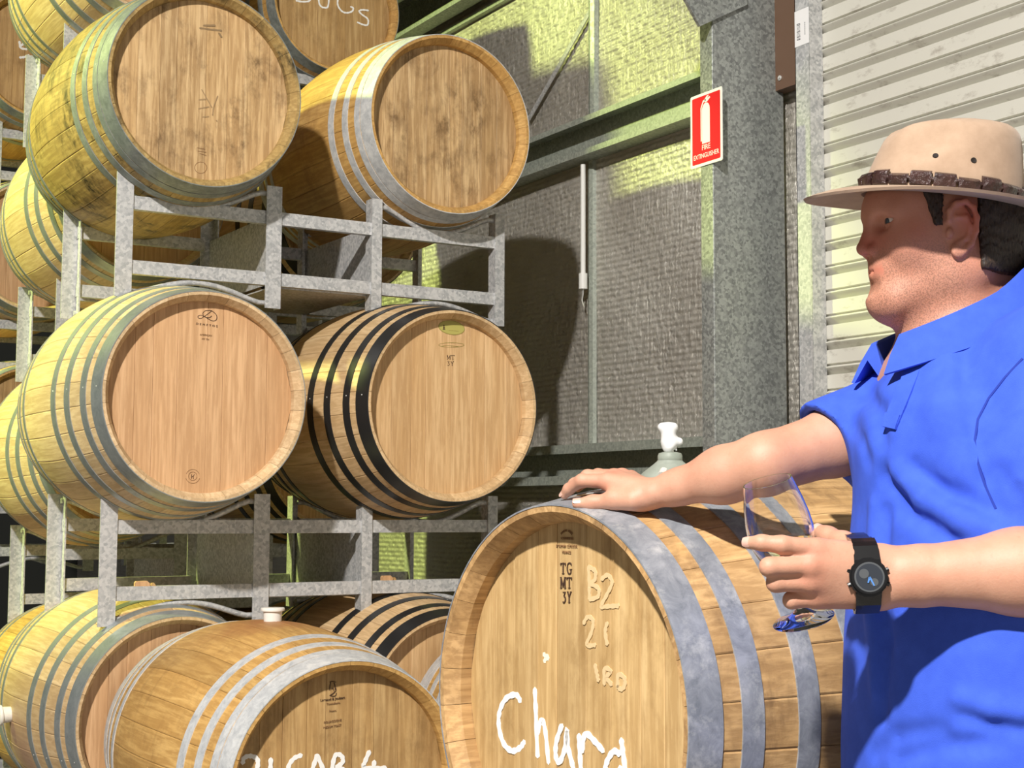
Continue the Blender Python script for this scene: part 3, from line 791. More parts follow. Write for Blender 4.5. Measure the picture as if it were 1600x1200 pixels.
# left arm
body.add(p_cone(L_SH, lerp(L_SH,L_EL,.6), .056, .052), .02)
body.add(p_cone(lerp(L_SH,L_EL,.6), L_EL, .050, .044), .02)
fb = lerp(L_EL,L_WR,.30)
body.add(p_cone(L_EL, fb, .046, .0475), .02); body.add(p_cone(fb, lerp(L_EL,L_WR,.85), .0475, .0320), .02)
body.add(p_cone(lerp(L_EL,L_WR,.80)+UPZ*.006, L_WR+UPZ*.006, .0275, .0255), .012); body.add(p_cone(lerp(L_EL,L_WR,.80)-UPZ*.008, L_WR-UPZ*.008, .0275, .0255), .012)

def chain(f, pts, rad, k=.006):
    for a,b,r1,r2 in zip(pts[:-1],pts[1:],rad[:-1],rad[1:]): f.add(p_cone(a,b,r1,r2), k)
NAILS = []
def finger(f, pts, rad, k=.005):
    P = [at(*q) for q in pts]; chain(f, P, rad, k)
    return P
# right hand: palm down on the barrel, thumb towards the viewer
rh = body
RM = {'i':(950,752,2.145),'m':(960,745,2.165),'r':(972,744,2.188),'p':(986,747,2.208)}
for kf,(x,y,d) in RM.items():
    dx = {'i':-.012,'m':-.004,'r':.006,'p':.015}[kf]
    rh.add(p_cone(R_WR+FHZ*dx*1.1, at(x,y,d), .0165, .0120), .012)
rh.add(p_cone(at(1000,781,2.112), at(960,778,2.122), .0165, .0130), .012)          # ball of the thumb
rh.add(p_cone(at(985,768,2.135), at(960,760,2.150), .017, .014), .014)
finger(rh, [RM['i'],(909,751,2.165),(889,764,2.185),(882,773,2.192)], [.0110,.0096,.0084,.0070])
finger(rh, [RM['m'],(918,744,2.190),(897,756,2.215),(889,766,2.222)], [.0110,.0096,.0084,.0070])
finger(rh, [RM['r'],(934,742,2.215),(912,753,2.240),(903,762,2.248)], [.0105,.0092,.0080,.0068])
finger(rh, [RM['p'],(956,744,2.235),(938,750,2.258),(928,756,2.266)], [.0095,.0080,.0072,.0060])
RT = finger(rh, [(990,781,2.105),(960,782,2.122),(926,785,2.134),(902,787,2.138)], [.0150,.0118,.0100,.0078], .008)
# left hand: fingers wrap the bowl on the viewer's side, thumb behind it
LM = {'i':(1276,858,1.700),'m':(1266,884,1.692),'r':(1266,910,1.697),'p':(1276,934,1.708)}
for kf,(x,y,d) in LM.items():
    dz = {'i':.018,'m':.007,'r':-.006,'p':-.018}[kf]
    body.add(p_cone(L_WR+UPZ*dz, at(x,y,d), .0200, .0130), .014)
body.add(p_cone(at(1330,880,1.725), at(1288,870,1.725), .020, .016), .014)
body.add(p_cone(at(1330,915,1.73), at(1290,915,1.73), .018, .015), .014)
finger(body, [LM['i'],(1222,851,1.690),(1190,848,1.695),(1170,848,1.706)], [.0120,.0102,.0090,.0074])
finger(body, [LM['m'],(1202,886,1.686),(1208,888,1.712),(1224,889,1.728)], [.0120,.0108,.0092,.0078])
finger(body, [LM['r'],(1212,911,1.694),(1216,912,1.716),(1232,912,1.730)], [.0115,.0102,.0088,.0074])
finger(body, [LM['p'],(1237,938,1.706),(1236,938,1.726),(1248,936,1.738)], [.0108,.0096,.0082,.0068])
LT = finger(body, [(1345,872,1.735),(1318,850,1.775),(1294,838,1.800),(1280,830,1.815)], [.0200,.0140,.0108,.0085], .010)

# ---- shirt
TF, TL = facing(20.0)
lv = [  # z, centre (px at that height, depth), half width, half depth
    (.72, 1526, 1.86, .185, .145), (.92, 1534, 1.865, .195, .153), (1.06, 1540, 1.88, .197, .155), (1.20, 1540, 1.90, .195, .146), (1.32, 1534, 1.94, .190, .130),
    (1.395, 1530, 1.965, .160, .105), (1.435, 1526, 1.975, .115, .090), (1.47, 1522, 1.98, .088, .080)]
LZ = np.array([r[0] for r in lv]); LA = np.array([r[3] for r in lv]); LBd = np.array([r[4] for r in lv])
LC = []
for z,px,dp,a,b in lv:
    py = 797-(z-CAM.z)*F_PX/dp; LC.append(V3(at(px,py,dp))[:2])
LC = np.array(LC)
def torso_prim(grow=0.0, z0=.80, z1=1.455):
    f2 = V3(TF)[:2]; l2 = V3(TL)[:2]
    def f(p):
        z = p[:,2]; cx = np.interp(z,LZ,LC[:,0]); cy = np.interp(z,LZ,LC[:,1]); a = np.interp(z,LZ,LA)+grow; b = np.interp(z,LZ,LBd)+grow
        dx, dy = p[:,0]-cx, p[:,1]-cy
        fw = dx*f2[0]+dy*f2[1]; lt = dx*l2[0]+dy*l2[1]
        k = (np.abs(lt/a)**2.3+np.abs(fw/b)**2.3)**(1/2.3)
        d = (k-1)*np.minimum(a,b)*.9
        return np.maximum(d, np.maximum(z0-z, z-z1))
    return f, np.array([LC[:,0].min()-.25,LC[:,1].min()-.25,z0]), np.array([LC[:,0].max()+.25,LC[:,1].max()+.25,z1])
def p_half(c, n):
    """everything beyond the plane"""
    c, n = V3(c), V3(n)/np.linalg.norm(V3(n))
    return (lambda p: -((p-c)@n)), np.full(3,-99.), np.full(3,99.)
def inter_prim(A, Bp):
    return (lambda p: np.maximum(A[0](p), Bp[0](p))), A[1], A[2]
R_CUT = at(1298,692,2.062); R_AX = (R_EL-R_SH).normalized()
R_CN = (R_AX-UPZ*.40).normalized()
L_AX = (L_EL-L_SH).normalized(); L_CUT = at(1648,812,1.745)
slv_r = inter_prim(p_cone(R_SH, R_CUT+R_AX*.07, .076, .0600), p_half(R_CUT, -R_CN))
slv_l = inter_prim(p_cone(L_SH, L_CUT+L_AX*.05, .080, .066), p_half(L_CUT, -L_AX))
shirt = Field()
shirt.add(torso_prim(), .02)
shirt.add(p_cone(at(1470,620,2.07), at(1625,610,1.88), .066, .072), .05)
shirt.add(slv_r, .035); shirt.add(slv_l, .030)
# belly and chest volume towards the viewer
shirt.add(p_ell(at(1475,690,1.93),(.10,.10,.10)), .06)
shirt0 = Field(); shirt0.ops = list(shirt.ops)
def crease(pts, r, depth, k=.012):
    P = []
    for px,py in pts:
        q = trace(shirt0, px, py)
        if q is None: continue
        P.append(q+grad(shirt0,q)*(r-depth))
    for a,b in zip(P[:-1],P[1:]): shirt.sub(p_cone(a,b,r,r), k)
def fold(pts, r, rise, k=.012):
    P = []
    for px,py in pts:
        q = trace(shirt0, px, py)
        if q is None: continue
        P.append(q-grad(shirt0,q)*(r-rise))
    for a,b in zip(P[:-1],P[1:]): shirt.add(p_cone(a,b,r,r), k)
crease([(1424,735),(1462,762),(1520,785),(1555,800)], .014, .008)
crease([(1386,745),(1412,785),(1450,815),(1490,842)], .016, .010)
fold([(1400,735),(1440,778),(1500,812),(1560,832)], .014, .006)
crease([(1505,560),(1503,620),(1518,680),(1540,745),(1565,800)], .010, .006)
fold([(1470,560),(1480,640),(1500,720)], .02, .004, .03)
crease([(1350,610),(1372,640),(1378,690)], .010, .006)
fold([(1366,790),(1362,880),(1362,960),(1370,1080)], .012, .005)
crease([(1384,800),(1380,900),(1384,1000),(1376,1120)], .010, .006)
crease([(1508,1112),(1550,1128),(1598,1138)], .010, .005); fold([(1500,1095),(1550,1108),(1598,1116)], .010, .004)
crease([(1365,1180),(1400,1150),(1470,1140)], .008, .004); crease([(1400,1185),(1480,1165),(1560,1160)], .008, .004)
crease([(1560,735),(1580,770),(1590,800)], .008, .005); crease([(1566,790),(1580,775),(1600,768)], .007, .005); crease([(1572,806),(1590,792),(1600,788)], .007, .005)
crease([(1322,655),(1345,690),(1356,720)], .008, .003)
# hollow sleeves and neck
shirt.sub(p_cone(R_CUT-R_AX*.03, R_CUT+R_AX*.12, .048, .0545), .003)
shirt.sub(p_cone(NECK+UPZ*.02, NECK+UPZ*.12+HF*.02, .066, .080), .004)

# ---- materials of the man
n = NT('skin'); v = n.coords('World')
a1 = n.n('ShaderNodeAttribute', attribute_name='ruddy'); a2 = n.n('ShaderNodeAttribute', attribute_name='stubble')
c = n.ramp(n.noise(v, 22, 5, .6), [(.3,(.50,.25,.165)),(.7,(.58,.315,.215))])
c = n.mix(n.ramp(n.noise(v,160,3,.6),[(.60,0.0),(.78,.35)]), c, (.42,.17,.10))
rd = n.n('ShaderNodeMath', operation='MULTIPLY', I1=.75); n.l(a1.outputs['Fac'], rd.inputs[0])
c = n.mix(rd.outputs[0], c, (.52,.13,.085))
sn = n.ramp(n.noise(v, 520, 3, .7), [(.44,0.0),(.60,1.0)]); ss = n.n('ShaderNodeMath', operation='MULTIPLY'); n.l(sn, ss.inputs[0]); n.l(a2.outputs['Fac'], ss.inputs[1])
sm = n.n('ShaderNodeMath', operation='MULTIPLY', I1=.62); n.l(ss.outputs[0], sm.inputs[0])
c = n.mix(sm.outputs[0], c, (.16,.085,.055))
n.bump(n.noise(v, 300, 4, .65), .22, .0015)
M['skin'] = n.set(Base_Color=c, Roughness=.56, Subsurface_Weight=.08, Subsurface_Radius=(.012,.004,.002), Subsurface_Scale=.4)
n = NT('shirt_pique'); v = n.coords('World')
wv = n.n('ShaderNodeTexVoronoi', i_Scale=900.0); n.l(v, wv.inputs['Vector']); n.bump(wv.outputs['Distance'], .25, .0008)
c = n.ramp(n.noise(v, 40, 4, .6), [(.3,(.030,.085,.56)),(.7,(.040,.105,.64))])
M['shirt'] = n.set(Base_Color=c, Roughness=.9)
n = NT('hair'); v = n.coords('World'); c = n.ramp(n.noise(n.coords('World',(1,1,.25)), 420, 3, .6), [(.35,(.012,.007,.005)),(.7,(.055,.032,.02))]); n.bump(n.noise(n.coords('World',(1,1,.25)), 420, 3), .5, .002)
M['hair'] = n.set(Base_Color=c, Roughness=.6)
M['trouser'] = plain('dark_trousers', (.02,.022,.03), .8)
M['boot'] = plain('brown_boot', (.07,.04,.02), .5)

per = empty('person', Vector((LC[0][0],LC[0][1],0)), 'man in a blue polo shirt leaning one hand on the Chard barrel', 'person')
PINV = per.matrix_world.inverted()
def pm(name, me, mat, parent=None):
    o = obj(name, me, mat, per if parent is None else parent)
    o.matrix_local = Matrix.Translation(-per.location) if parent is None else Matrix.Identity(4)
    return o
lo, hi = body.box()
co, q = net(body, lo, hi, .0021, relax=1)
me = np_mesh('body', co, q)
rel = (co-V3(HO))/HS; U_, L_, V_ = rel@HM[0], rel@HM[1], rel@HM[2]
inh = (U_ > -.12) & (np.abs(L_) < .12) & (V_ > -.14) & (V_ < .15)
sig = lambda x: 1/(1+np.exp(-x))
nose = np.exp(-(((U_-.118)/.016)**2+((V_+.018)/.016)**2)); cheek = np.exp(-(((U_-.075)/.024)**2+((V_+.012)/.020)**2)); ear = np.exp(-(((U_-.010)/.020)**2+((V_-.004)/.036)**2))*(np.abs(L_) > .074)
lips = np.exp(-(((U_-.106)/.014)**2+((V_+.052)/.0075)**2))*(np.abs(L_) < .026)
knk = np.zeros(len(co))
for kk in (RM,LM):
    for qx in kk.values(): knk += .45*np.exp(-((co-V3(at(*qx)))**2).sum(1)/.016**2)
attr(me, 'ruddy', np.clip(inh*(.30+.75*nose+.35*cheek+.75*ear+.45*lips), 0, 1)+np.clip(knk,0,.5)*~inh)
attr(me, 'stubble', inh*sig((-.028-V_)/.008)*sig((U_-.012-(-V_-.05)*-.2)/.012)*(1-np.clip(lips*1.3,0,1)))
bd = pm('body', me, M['skin'])
lo, hi = shirt.box(); lo = np.maximum(lo, V3(per.location)-1.2); hi = np.minimum(hi, V3(per.location)+np.array([1.2,1.2,2]))
co, q = net(shirt, lo, hi, .0040, relax=6)
sh_o = pm('polo_shirt', np_mesh('polo_shirt', co, q), M['shirt'])
# hair: a close crop behind the ears, sideburn in front of them
hf = Field(); hf.ops = list(HB.ops)
def hairf(p):
    d = hf(p)-.0055*HS
    r = (p-V3(HO))/HS; u, l, v = r@HM[0], np.abs(r@HM[1]), r@HM[2]
    back = np.maximum(u-(.000+.10*np.clip(v-.03,0,1)), -(v+.062+.12*np.clip(-u-.03,-1,0)))
    side = np.maximum.reduce([u-(.070-.28*np.clip(.05-v,0,1)), .043+.06*np.clip(.05-v,0,1)-u, -(v+.004)])
    top = -(v-.052-.25*np.clip(u-.06,0,1))+.02
    reg = smin(smin(back, side, .006), top, .008)*HS
    nz = .0009*np.sin(p[:,0]*900+p[:,2]*500)+.0009*np.sin(p[:,1]*1100-p[:,2]*380)
    return np.maximum(np.maximum(smax(d, reg, .004)+nz, -(d+.012)), (v-.056)*HS)
lo, hi = V3(H(0,0,.03))-.16*HS, V3(H(0,0,.03))+.16*HS
co, q = net(hairf, lo, hi, .0028, relax=1); pm('hair', np_mesh('hair', co, q), M['hair'])
# eyes, brows
M['eye'] = plain('eye_white', (.70,.62,.56), .25); M['iris'] = plain('iris', (.05,.06,.07), .2)
for s in (1,-1):
    mb = MB(); rr = .0120*HS; c0 = H(.0905,s*.0320,.0078)
    mb.lathe([(max(rr*math.sin(t),1e-5), rr*math.cos(t)) for t in np.linspace(0,PI,14)], 20)
    eo = pm('eyeball', smooth_by_angle(mb.mesh('eyeball'),80), M['eye']); gz = (HF*.96+HLft*.12*1+UPZ*-.14).normalized()
    eo.matrix_local = Matrix.Translation(c0-per.location) @ gz.to_track_quat('Z','Y').to_matrix().to_4x4()
    io = obj('iris', smooth_by_angle(MB().lathe([(1e-5,rr*1.015),(rr*.30,rr*.965),(rr*.52,rr*.862)],18).mesh('iris'),80), M['iris'], eo)
    mb = MB(); mb.tube([H(.1105,s*.012,.0235),H(.1080,s*.024,.0275),H(.1000,s*.038,.0270),H(.0880,s*.050,.0225)],[.0026,.0046,.0040,.0014],8)
    pm('eyebrow', smooth_by_angle(mb.mesh('eyebrow'),80), plain('brow_hair',(.07,.04,.028),.8))
# nails
M['nail'] = plain('nail', (.62,.38,.31), .35)
def nail(tip, prev, up, r, nm='fingernail'):
    t = (tip-prev).normalized(); up = (up-t*up.dot(t)).normalized(); sd = t.cross(up)
    vs = []; fs = []; A, B_ = 6, 7
    for i in range(A):
        for j in range(B_):
            uu = -.75+1.45*i/(A-1); a = -.95+1.9*j/(B_-1); wd = 1.0 if i < A-2 else (.93 if i < A-1 else .72)
            vs.append(tip+t*(r*uu)+(sd*math.sin(a*wd)+up*math.cos(a*wd))*(r*(1.035-.06*max(0,uu))))
    for i in range(A-1):
        for j in range(B_-1): fs.append((i*B_+j,i*B_+j+1,(i+1)*B_+j+1,(i+1)*B_+j))
    pm(nm, mesh(nm, vs, fs, True), M['nail'])
nail(RT[-1], RT[-2], -FHZ*.55+UPZ*.8, .0080)
nail(at(882,773,2.192), at(889,764,2.185), -RHZ*.9+UPZ*.5-FHZ*.2, .0070)
nail(at(1170,848,1.706), at(1190,848,1.695), -FHZ*.9-RHZ*.3+UPZ*.2, .0074)
nail(LT[-1], LT[-2], UPZ*.9-FHZ*.4, .0085)

# collar: stands up round the neck, open in front
def collar():
    th = [math.radians(a) for a in np.linspace(28, 332, 44)]
    c0 = NECK+UPZ*-.005+HF*.004; rows = []
    for a in th:
        fr = math.cos(a); bk = max(0,-fr); side = math.sin(a)
        d = (HF*fr + HLft*side)
        front = max(0, fr)
        rb = .084+.014*front; rt = .104+.018*front-.004*bk
        zb = .066-.052*front+.045*bk; hgt = .058+.030*bk-.004*front
        lean = HF*(.010*front)
        P_in = c0+d*rb+UPZ*zb+lean; P_top = c0+d*(rt-.010)+UPZ*(zb+hgt)+lean; P_t2 = c0+d*(rt-.004)+UPZ*(zb+hgt+.002)+lean
        P_out = c0+d*(rt+.020)+UPZ*(zb+hgt*.05)+lean*1.5; P_o2 = c0+d*(rt+.016)+UPZ*(zb+hgt*.05-.001)+lean*1.5
        P_i2 = c0+d*(rb+.004)+UPZ*zb+lean
        rows.append([P_in, lerp(P_in,P_top,.5), P_top, P_t2, lerp(P_t2,P_out,.5)+d*.002, P_out, P_o2, lerp(P_o2,P_top,.6), P_i2])
    m_ = len(rows[0]); vs = [p for r in rows for p in r]; fs = []
    for i in range(len(rows)-1):
        for j in range(m_): fs.append((i*m_+j, i*m_+(j+1)%m_, (i+1)*m_+(j+1)%m_, (i+1)*m_+j))
    fs += [tuple(range(m_)), tuple((len(rows)-1)*m_+j for j in range(m_))[::-1]]
    return smooth_by_angle(mesh('collar', vs, fs), 50)
obj('collar', collar(), M['shirt'], sh_o)
# placket strip, its stitched box and a button
def strip(name, pts, w, th, mat):
    P = []
    for px,py in pts:
        qq = trace(shirt, px, py); g = grad(shirt0, qq, .006); P.append((Vector(qq), Vector(g)))
    vs = []; fs = []
    for i,(p,g) in enumerate(P):
        t = (P[min(i+1,len(P)-1)][0]-P[max(i-1,0)][0]).normalized(); s_ = t.cross(g).normalized()
        vs += [p-s_*w/2-g*.006, p-s_*w/2+g*th, p+s_*w/2+g*th, p+s_*w/2-g*.006]
    for i in range(len(P)-1):
        for j in range(4): fs.append((i*4+j,i*4+(j+1)%4,(i+1)*4+(j+1)%4,(i+1)*4+j))
    fs += [(0,1,2,3),tuple((len(P)-1)*4+j for j in (3,2,1,0))]
    return obj(name, smooth_by_angle(mesh(name,vs,fs),40), mat, sh_o)
strip('placket', [(1428,572),(1422,590),(1413,612),(1404,634),(1394,658),(1390,668)], .026, .0022, M['shirt'])
strip('placket_box', [(1397,648),(1393,659),(1390,669)], .026, .0038, M['shirt'])
strip('armhole_seam', [(1598,560),(1570,590),(1545,622),(1528,655),(1523,690),(1528,725),(1540,760),(1556,795)], .003, .0006, plain('seam', (.012,.035,.30), .9))

# trousers and boots
tr = Field()
hipc = Vector((LC[0][0],LC[0][1],0)); tf, tl = TF, TL
tr.add(p_ell(hipc+UPZ*.84-tf*.01, (.132,.170,.12), np.array([V3(tf),V3(tl),V3(UPZ)])), .03)
for s in (1,-1):
    tr.add(p_cone(hipc+tl*s*.085+UPZ*.80, hipc+tl*s*.10+UPZ*.45+tf*.02, .095, .072), .03); tr.add(p_cone(hipc+tl*s*.10+UPZ*.45+tf*.02, hipc+tl*s*.10+UPZ*.10, .072, .058), .03)
lo, hi = tr.box(); co, q = net(tr, lo, hi, .010, relax=1); pm('trousers', np_mesh('trousers', co, q), M['trouser'])
for s in (1,-1):
    bt = Field(); a0 = hipc+tl*s*.10
    bt.add(p_cone(a0+UPZ*.16, a0+UPZ*.05, .055, .048), .02); bt.add(p_cone(a0+UPZ*.045, a0+UPZ*.038+tf*.16, .044, .037), .02); bt.sub(p_half(a0, -UPZ), .002)
    lo, hi = bt.box(); co, q = net(bt, lo, hi, .006, relax=1); co[:,2] = np.maximum(co[:,2], .001); pm('boot', np_mesh('boot', co, q), M['boot'])

# ------------------------------------------------------------------ hat
n = NT('felt'); v = n.coords('World'); c = n.ramp(n.noise(v, 30, 5, .65), [(.3,(.33,.225,.150)),(.7,(.42,.295,.205))]); n.bump(n.noise(v, 700, 3), .25, .001)
M['felt'] = n.set(Base_Color=c, Roughness=.92, Sheen_Weight=.2)
HT = H(.016,0,.044)
hp_ = math.radians(6.0); hr_ = math.radians(6.5)
hX = (HF*math.cos(hp_)+UPZ*math.sin(hp_)); hZ = (-HF*math.sin(hp_)+UPZ*math.cos(hp_)); hY = HLft
hY, hZ = hY*math.cos(hr_)-hZ*math.sin(hr_), hZ*math.cos(hr_)+hY*math.sin(hr_)
HATM = Matrix((hX,hY,hZ)).transposed().to_4x4(); HATM.translation = HT
hat = empty('hat', HATM, 'tan felt hat with a dark segmented leather band on the man\'s head', 'hat')
A0, B0 = .1085, .0905; NPH = 96
def crown_pt(ph, t):
    """t 0 at the base, 1 at the top edge, 2 at the middle of the top"""
    c_, s_ = math.cos(ph), math.sin(ph)
    if t <= 1:
        k = t**1.25; a = A0*(1-.235*k); b = B0*(1-.27*k); sh_ = -.008*k
        z = .106*t
        x, y = a*c_+sh_, b*s_
        rnd_ = max(0,(t-.80)/.20); x = sh_+(x-sh_)*(1-.14*rnd_**2); y *= (1-.14*rnd_**2); z = .106*t-.004*rnd_**2
    else:
        k = 2-t; a = A0*.765*.86; b = B0*.73*.86; x, y = a*c_*k-.008, b*s_*k; z = .102+.010*(1-k**2)
    # front lower than the back, crease along the middle, pinch on either side
    z += .010*math.sin(min(max((x+.02)/.07,-1),1)*-1.2)*min(1,t)*.55
    if t > .7: z -= .020*math.exp(-(y/.022)**2)*min(1,(t-.7)/.3)*(.6+.4*math.tanh(x/.05))
    pn = math.exp(-((x-.052)/.030)**2-((z-.080)/.028)**2); y *= 1-.26*pn
    return (x,y,z)
def brim_pt(ph, t):
    c_, s_ = math.cos(ph), math.sin(ph); wd = .070+.006*abs(c_)
    x, y = (A0+wd*t)*c_, (B0+wd*t)*s_
    z = t*t*(-.006*s_*s_-.022*max(0,c_)**2-.020*max(0,-c_)**2)+.002*t
    return (x,y,z)
rows = [[brim_pt(2*PI*k/NPH,t) for k in range(NPH)] for t in (1,.85,.65,.45,.25,.1,0)]
rows += [[crown_pt(2*PI*k/NPH,t) for k in range(NPH)] for t in (.08,.2,.32,.44,.56,.68,.78,.86,.92,.96,1,1.08,1.2,1.35,1.5,1.65,1.8,1.93)]
under = [[tuple(np.array(brim_pt(2*PI*k/NPH,t))-np.array((0,0,.0042))) for k in range(NPH)] for t in (0,.15,.4,.65,.85,.97)]
inner = [[tuple(np.array(crown_pt(2*PI*k/NPH,t))*np.array((.955,.95,1))-np.array((0,0,.004))) for k in range(NPH)] for t in (.85,.5,.2)]
rows = inner+under+rows
vs = [p for r in rows for p in r]; fs = []
for i in range(len(rows)-1):
    for k in range(NPH): fs.append((i*NPH+k,i*NPH+(k+1)%NPH,(i+1)*NPH+(k+1)%NPH,(i+1)*NPH+k))
fs.append(tuple((len(rows)-1)*NPH+k for k in range(NPH)))
obj('felt_body', smooth_by_angle(mesh('felt_body', vs, fs), 60), M['felt'], hat)
n = NT('band_leather'); v = n.coords('World'); n.bump(n.noise(v, 150, 4, .7), .8, .004); c = n.ramp(n.noise(v, 60, 4), [(.3,(.018,.008,.008)),(.7,(.060,.028,.026))])
M['band'] = n.set(Base_Color=c, Roughness=.22, Coat_Weight=.4)
NL = 22
for i in range(NL):
    p0_, p1_ = 2*PI*(i+.06)/NL, 2*PI*(i+.94)/NL; vs = []; fs = []; cols = 5
    hgt = .022+.003*math.sin(i*2.3); 
    for j in range(cols):
        ph = p0_+(p1_-p0_)*j/(cols-1); e = math.sin(PI*(j/(cols-1)))
        for (zz,oo) in ((.003,.001),(.005,.005),(.006+hgt*.45,.0065+.003*e),(hgt-.002,.005),(hgt,.001)):
            a, b = A0-.002*zz/.02+oo, B0-.002*zz/.02+oo; vs.append((a*math.cos(ph),b*math.sin(ph),zz))
    for j in range(cols-1):
        for k in range(4): fs.append((j*5+k,(j+1)*5+k,(j+1)*5+k+1,j*5+k+1))
    fs += [tuple(range(5)),tuple((cols-1)*5+k for k in range(5))[::-1]]
    obj('band_link', fixn(mesh('band_link', vs, fs)), M['band'], hat)
obj('band_cord', smooth_by_angle(MB().tube([((A0+.0015)*math.cos(a),(B0+.0015)*math.sin(a),.013) for a in np.linspace(0,2*PI,73)],.0035,6).mesh('band_cord')), M['band'], hat)
M['hole'] = plain('eyelet_dark', (.01,.006,.004), .8)
hinv = HATM.inverted()
for px,py in ((1461,243),(1521,250)):
    # near-black disc on the crown side, painting the dark inside a vent hole
    best = None
    for ph in np.linspace(.2, PI-.2, 220):
        for t in np.linspace(.3,.75,16):
            wp = HATM @ Vector(crown_pt(ph,t)); d = wp-CAM; zc = d.dot(_F); sx, sy = 800+F_PX*d.dot(_R)/zc, 600-F_PX*d.dot(_U)/zc
            e = (sx-px)**2+(sy-py)**2
            if best is None or e < best[0]: best = (e,ph,t)
    ph, t = best[1], best[2]; p = Vector(crown_pt(ph,t)); q1 = Vector(crown_pt(ph+.02,t)); q2 = Vector(crown_pt(ph,t+.03)); nn = (q1-p).cross(q2-p).normalized()
    if nn.dot(Vector((0,1,0))) < 0: nn = -nn
    o = obj('vent_eyelet', smooth_by_angle(MB().lathe([(0,.0004),(.0024,.0006),(.0036,.0010),(.0042,-.001)],14).mesh('vent_eyelet'),60), M['hole'], hat)
    o.matrix_local = Matrix.Translation(p) @ nn.to_track_quat('Z','Y').to_matrix().to_4x4()

# ------------------------------------------------------------------ wine glass
ga, gb = at(1256,970,1.765), at(1199,752,1.745)
gz = (gb-ga); GL = gz.length; gz.normalize()
GM = Matrix.Translation(ga) @ gz.to_track_quat('Z','Y').to_matrix().to_4x4()
gl = empty('wine_glass', GM, 'stemmed wine glass with a little white wine held by the man', 'glass')
n = NT('clear_glass'); M['glass'] = n.set(Base_Color=(1,1,1), Roughness=.0, IOR=1.45, Transmission_Weight=1.0)
n = NT('white_wine'); M['wine'] = n.set(Base_Color=(.96,.93,.70), Roughness=.0, IOR=1.34, Transmission_Weight=1.0)
k = GL/.150; q = 1.764/1.535*1.0
RG = .0345*1.764/1.535
outer = [(.0001,.0),(.92*RG*.98,.0),(.94*RG,.0012),(.90*RG,.0024),(.4*RG,.0075),(.14*RG,.014),(.10*RG,.022),(.10*RG,.038),(.14*RG,.046),(.34*RG,.0525),(.62*RG,.061),(.85*RG,.074),(.97*RG,.087),(1.0*RG,.097),(.975*RG,.110),(.90*RG,.126),(.80*RG,.141),(.735*RG,.150)]
inner_ = [(.700*RG,.150),(.765*RG,.141),(.865*RG,.126),(.940*RG,.110),(.965*RG,.097),(.935*RG,.087),(.815*RG,.0755),(.585*RG,.0635),(.30*RG,.0560),(.0001,.0535)]
sc_ = GL/.150
obj('vessel', smooth_by_angle(MB().lathe([(r,z*sc_) for r,z in outer+inner_],56).mesh('vessel'),70), M['glass'], gl)
wi = [(max(r-.0002,.0001),z*sc_+(.0003 if r < .01 else 0)) for r,z in inner_[2:]][::-1]
me = MB().lathe(wi,56).mesh('wine')
bm = bmesh.new(); bm.from_mesh(me)
lvl = at(1215,836,1.765); pc = GM.inverted() @ lvl; pn = GM.inverted().to_3x3() @ UPZ
bmesh.ops.bisect_plane(bm, geom=bm.verts[:]+bm.edges[:]+bm.faces[:], plane_co=pc, plane_no=pn, clear_outer=True)
bmesh.ops.remove_doubles(bm, verts=bm.verts[:], dist=.00012)
bmesh.ops.holes_fill(bm, edges=[e for e in bm.edges if e.is_boundary], sides=0)
bmesh.ops.recalc_face_normals(bm, faces=bm.faces[:]); bm.to_mesh(me); bm.free()
obj('wine', smooth_by_angle(me, 40), M['wine'], gl)

# ------------------------------------------------------------------ wristwatch
WC = L_WR; wax = (L_EL-L_WR).normalized()
wn = (-FHZ*.93+RHZ*-.25+UPZ*.06); wn = (wn-wax*wn.dot(wax)).normalized(); wu = wn.cross(wax).normalized()
if wu.z < 0: wu = -wu
surf = trace(body, 1356, 902); WO = Vector(surf)-wn*.001
WM_ = Matrix((wu.cross(wn)*1.0, wu, wn)).transposed().to_4x4(); WM_.translation = WO
wt = empty('wristwatch', WM_, 'chunky black sports watch on the man\'s left wrist', 'watch')
M['resin'] = plain('black_resin', (.006,.006,.007), .25, Coat_Weight=.3); M['dial'] = plain('dial', (.03,.035,.045), .25); M['blue'] = plain('blue_hand', (.08,.22,.55), .4); M['crystal'] = plain('grey_ring', (.12,.13,.14), .3, .4)
mm = .735*.001
def gon(nn, r, x=1.0, off=0): return [(r*x*math.cos(2*PI*(k_+off)/nn), r*math.sin(2*PI*(k_+off)/nn)) for k_ in range(nn)]
def wprism(name, poly, z0, z1, mat, bev=.0012):
    me = MB().prism(poly, z0, z1, 'z').mesh(name); bm = bmesh.new(); bm.from_mesh(me); bmesh.ops.recalc_face_normals(bm, faces=bm.faces)
    bmesh.ops.bevel(bm, geom=[e for e in bm.edges if abs(e.verts[0].co.z-e.verts[1].co.z) < 1e-6 and e.verts[0].co.z > (z0+z1)/2], offset=bev, segments=2, affect='EDGES'); bm.to_mesh(me); bm.free()
    return obj(name, smooth_by_angle(me,35), mat, wt)
wprism('case', gon(16,.0225,.98,.5), -.004, .010, M['resin'], .003)
wprism('bezel', [p for p in gon(32,.0200)], .009, .0125, M['resin'], .001)
wprism('chapter_ring', gon(32,.0170), .012, .0128, M['crystal'], .0002)
wprism('dial', gon(32,.0150), .0125, .0131, M['dial'], .0002)
for cx_,cy_,r_ in ((-.006,.004,.0055),(.005,-.006,.0045)): wprism('subdial', [(cx_+a,cy_+b) for a,b in gon(20,r_)], .0129, .0134, M['crystal'], .0001)
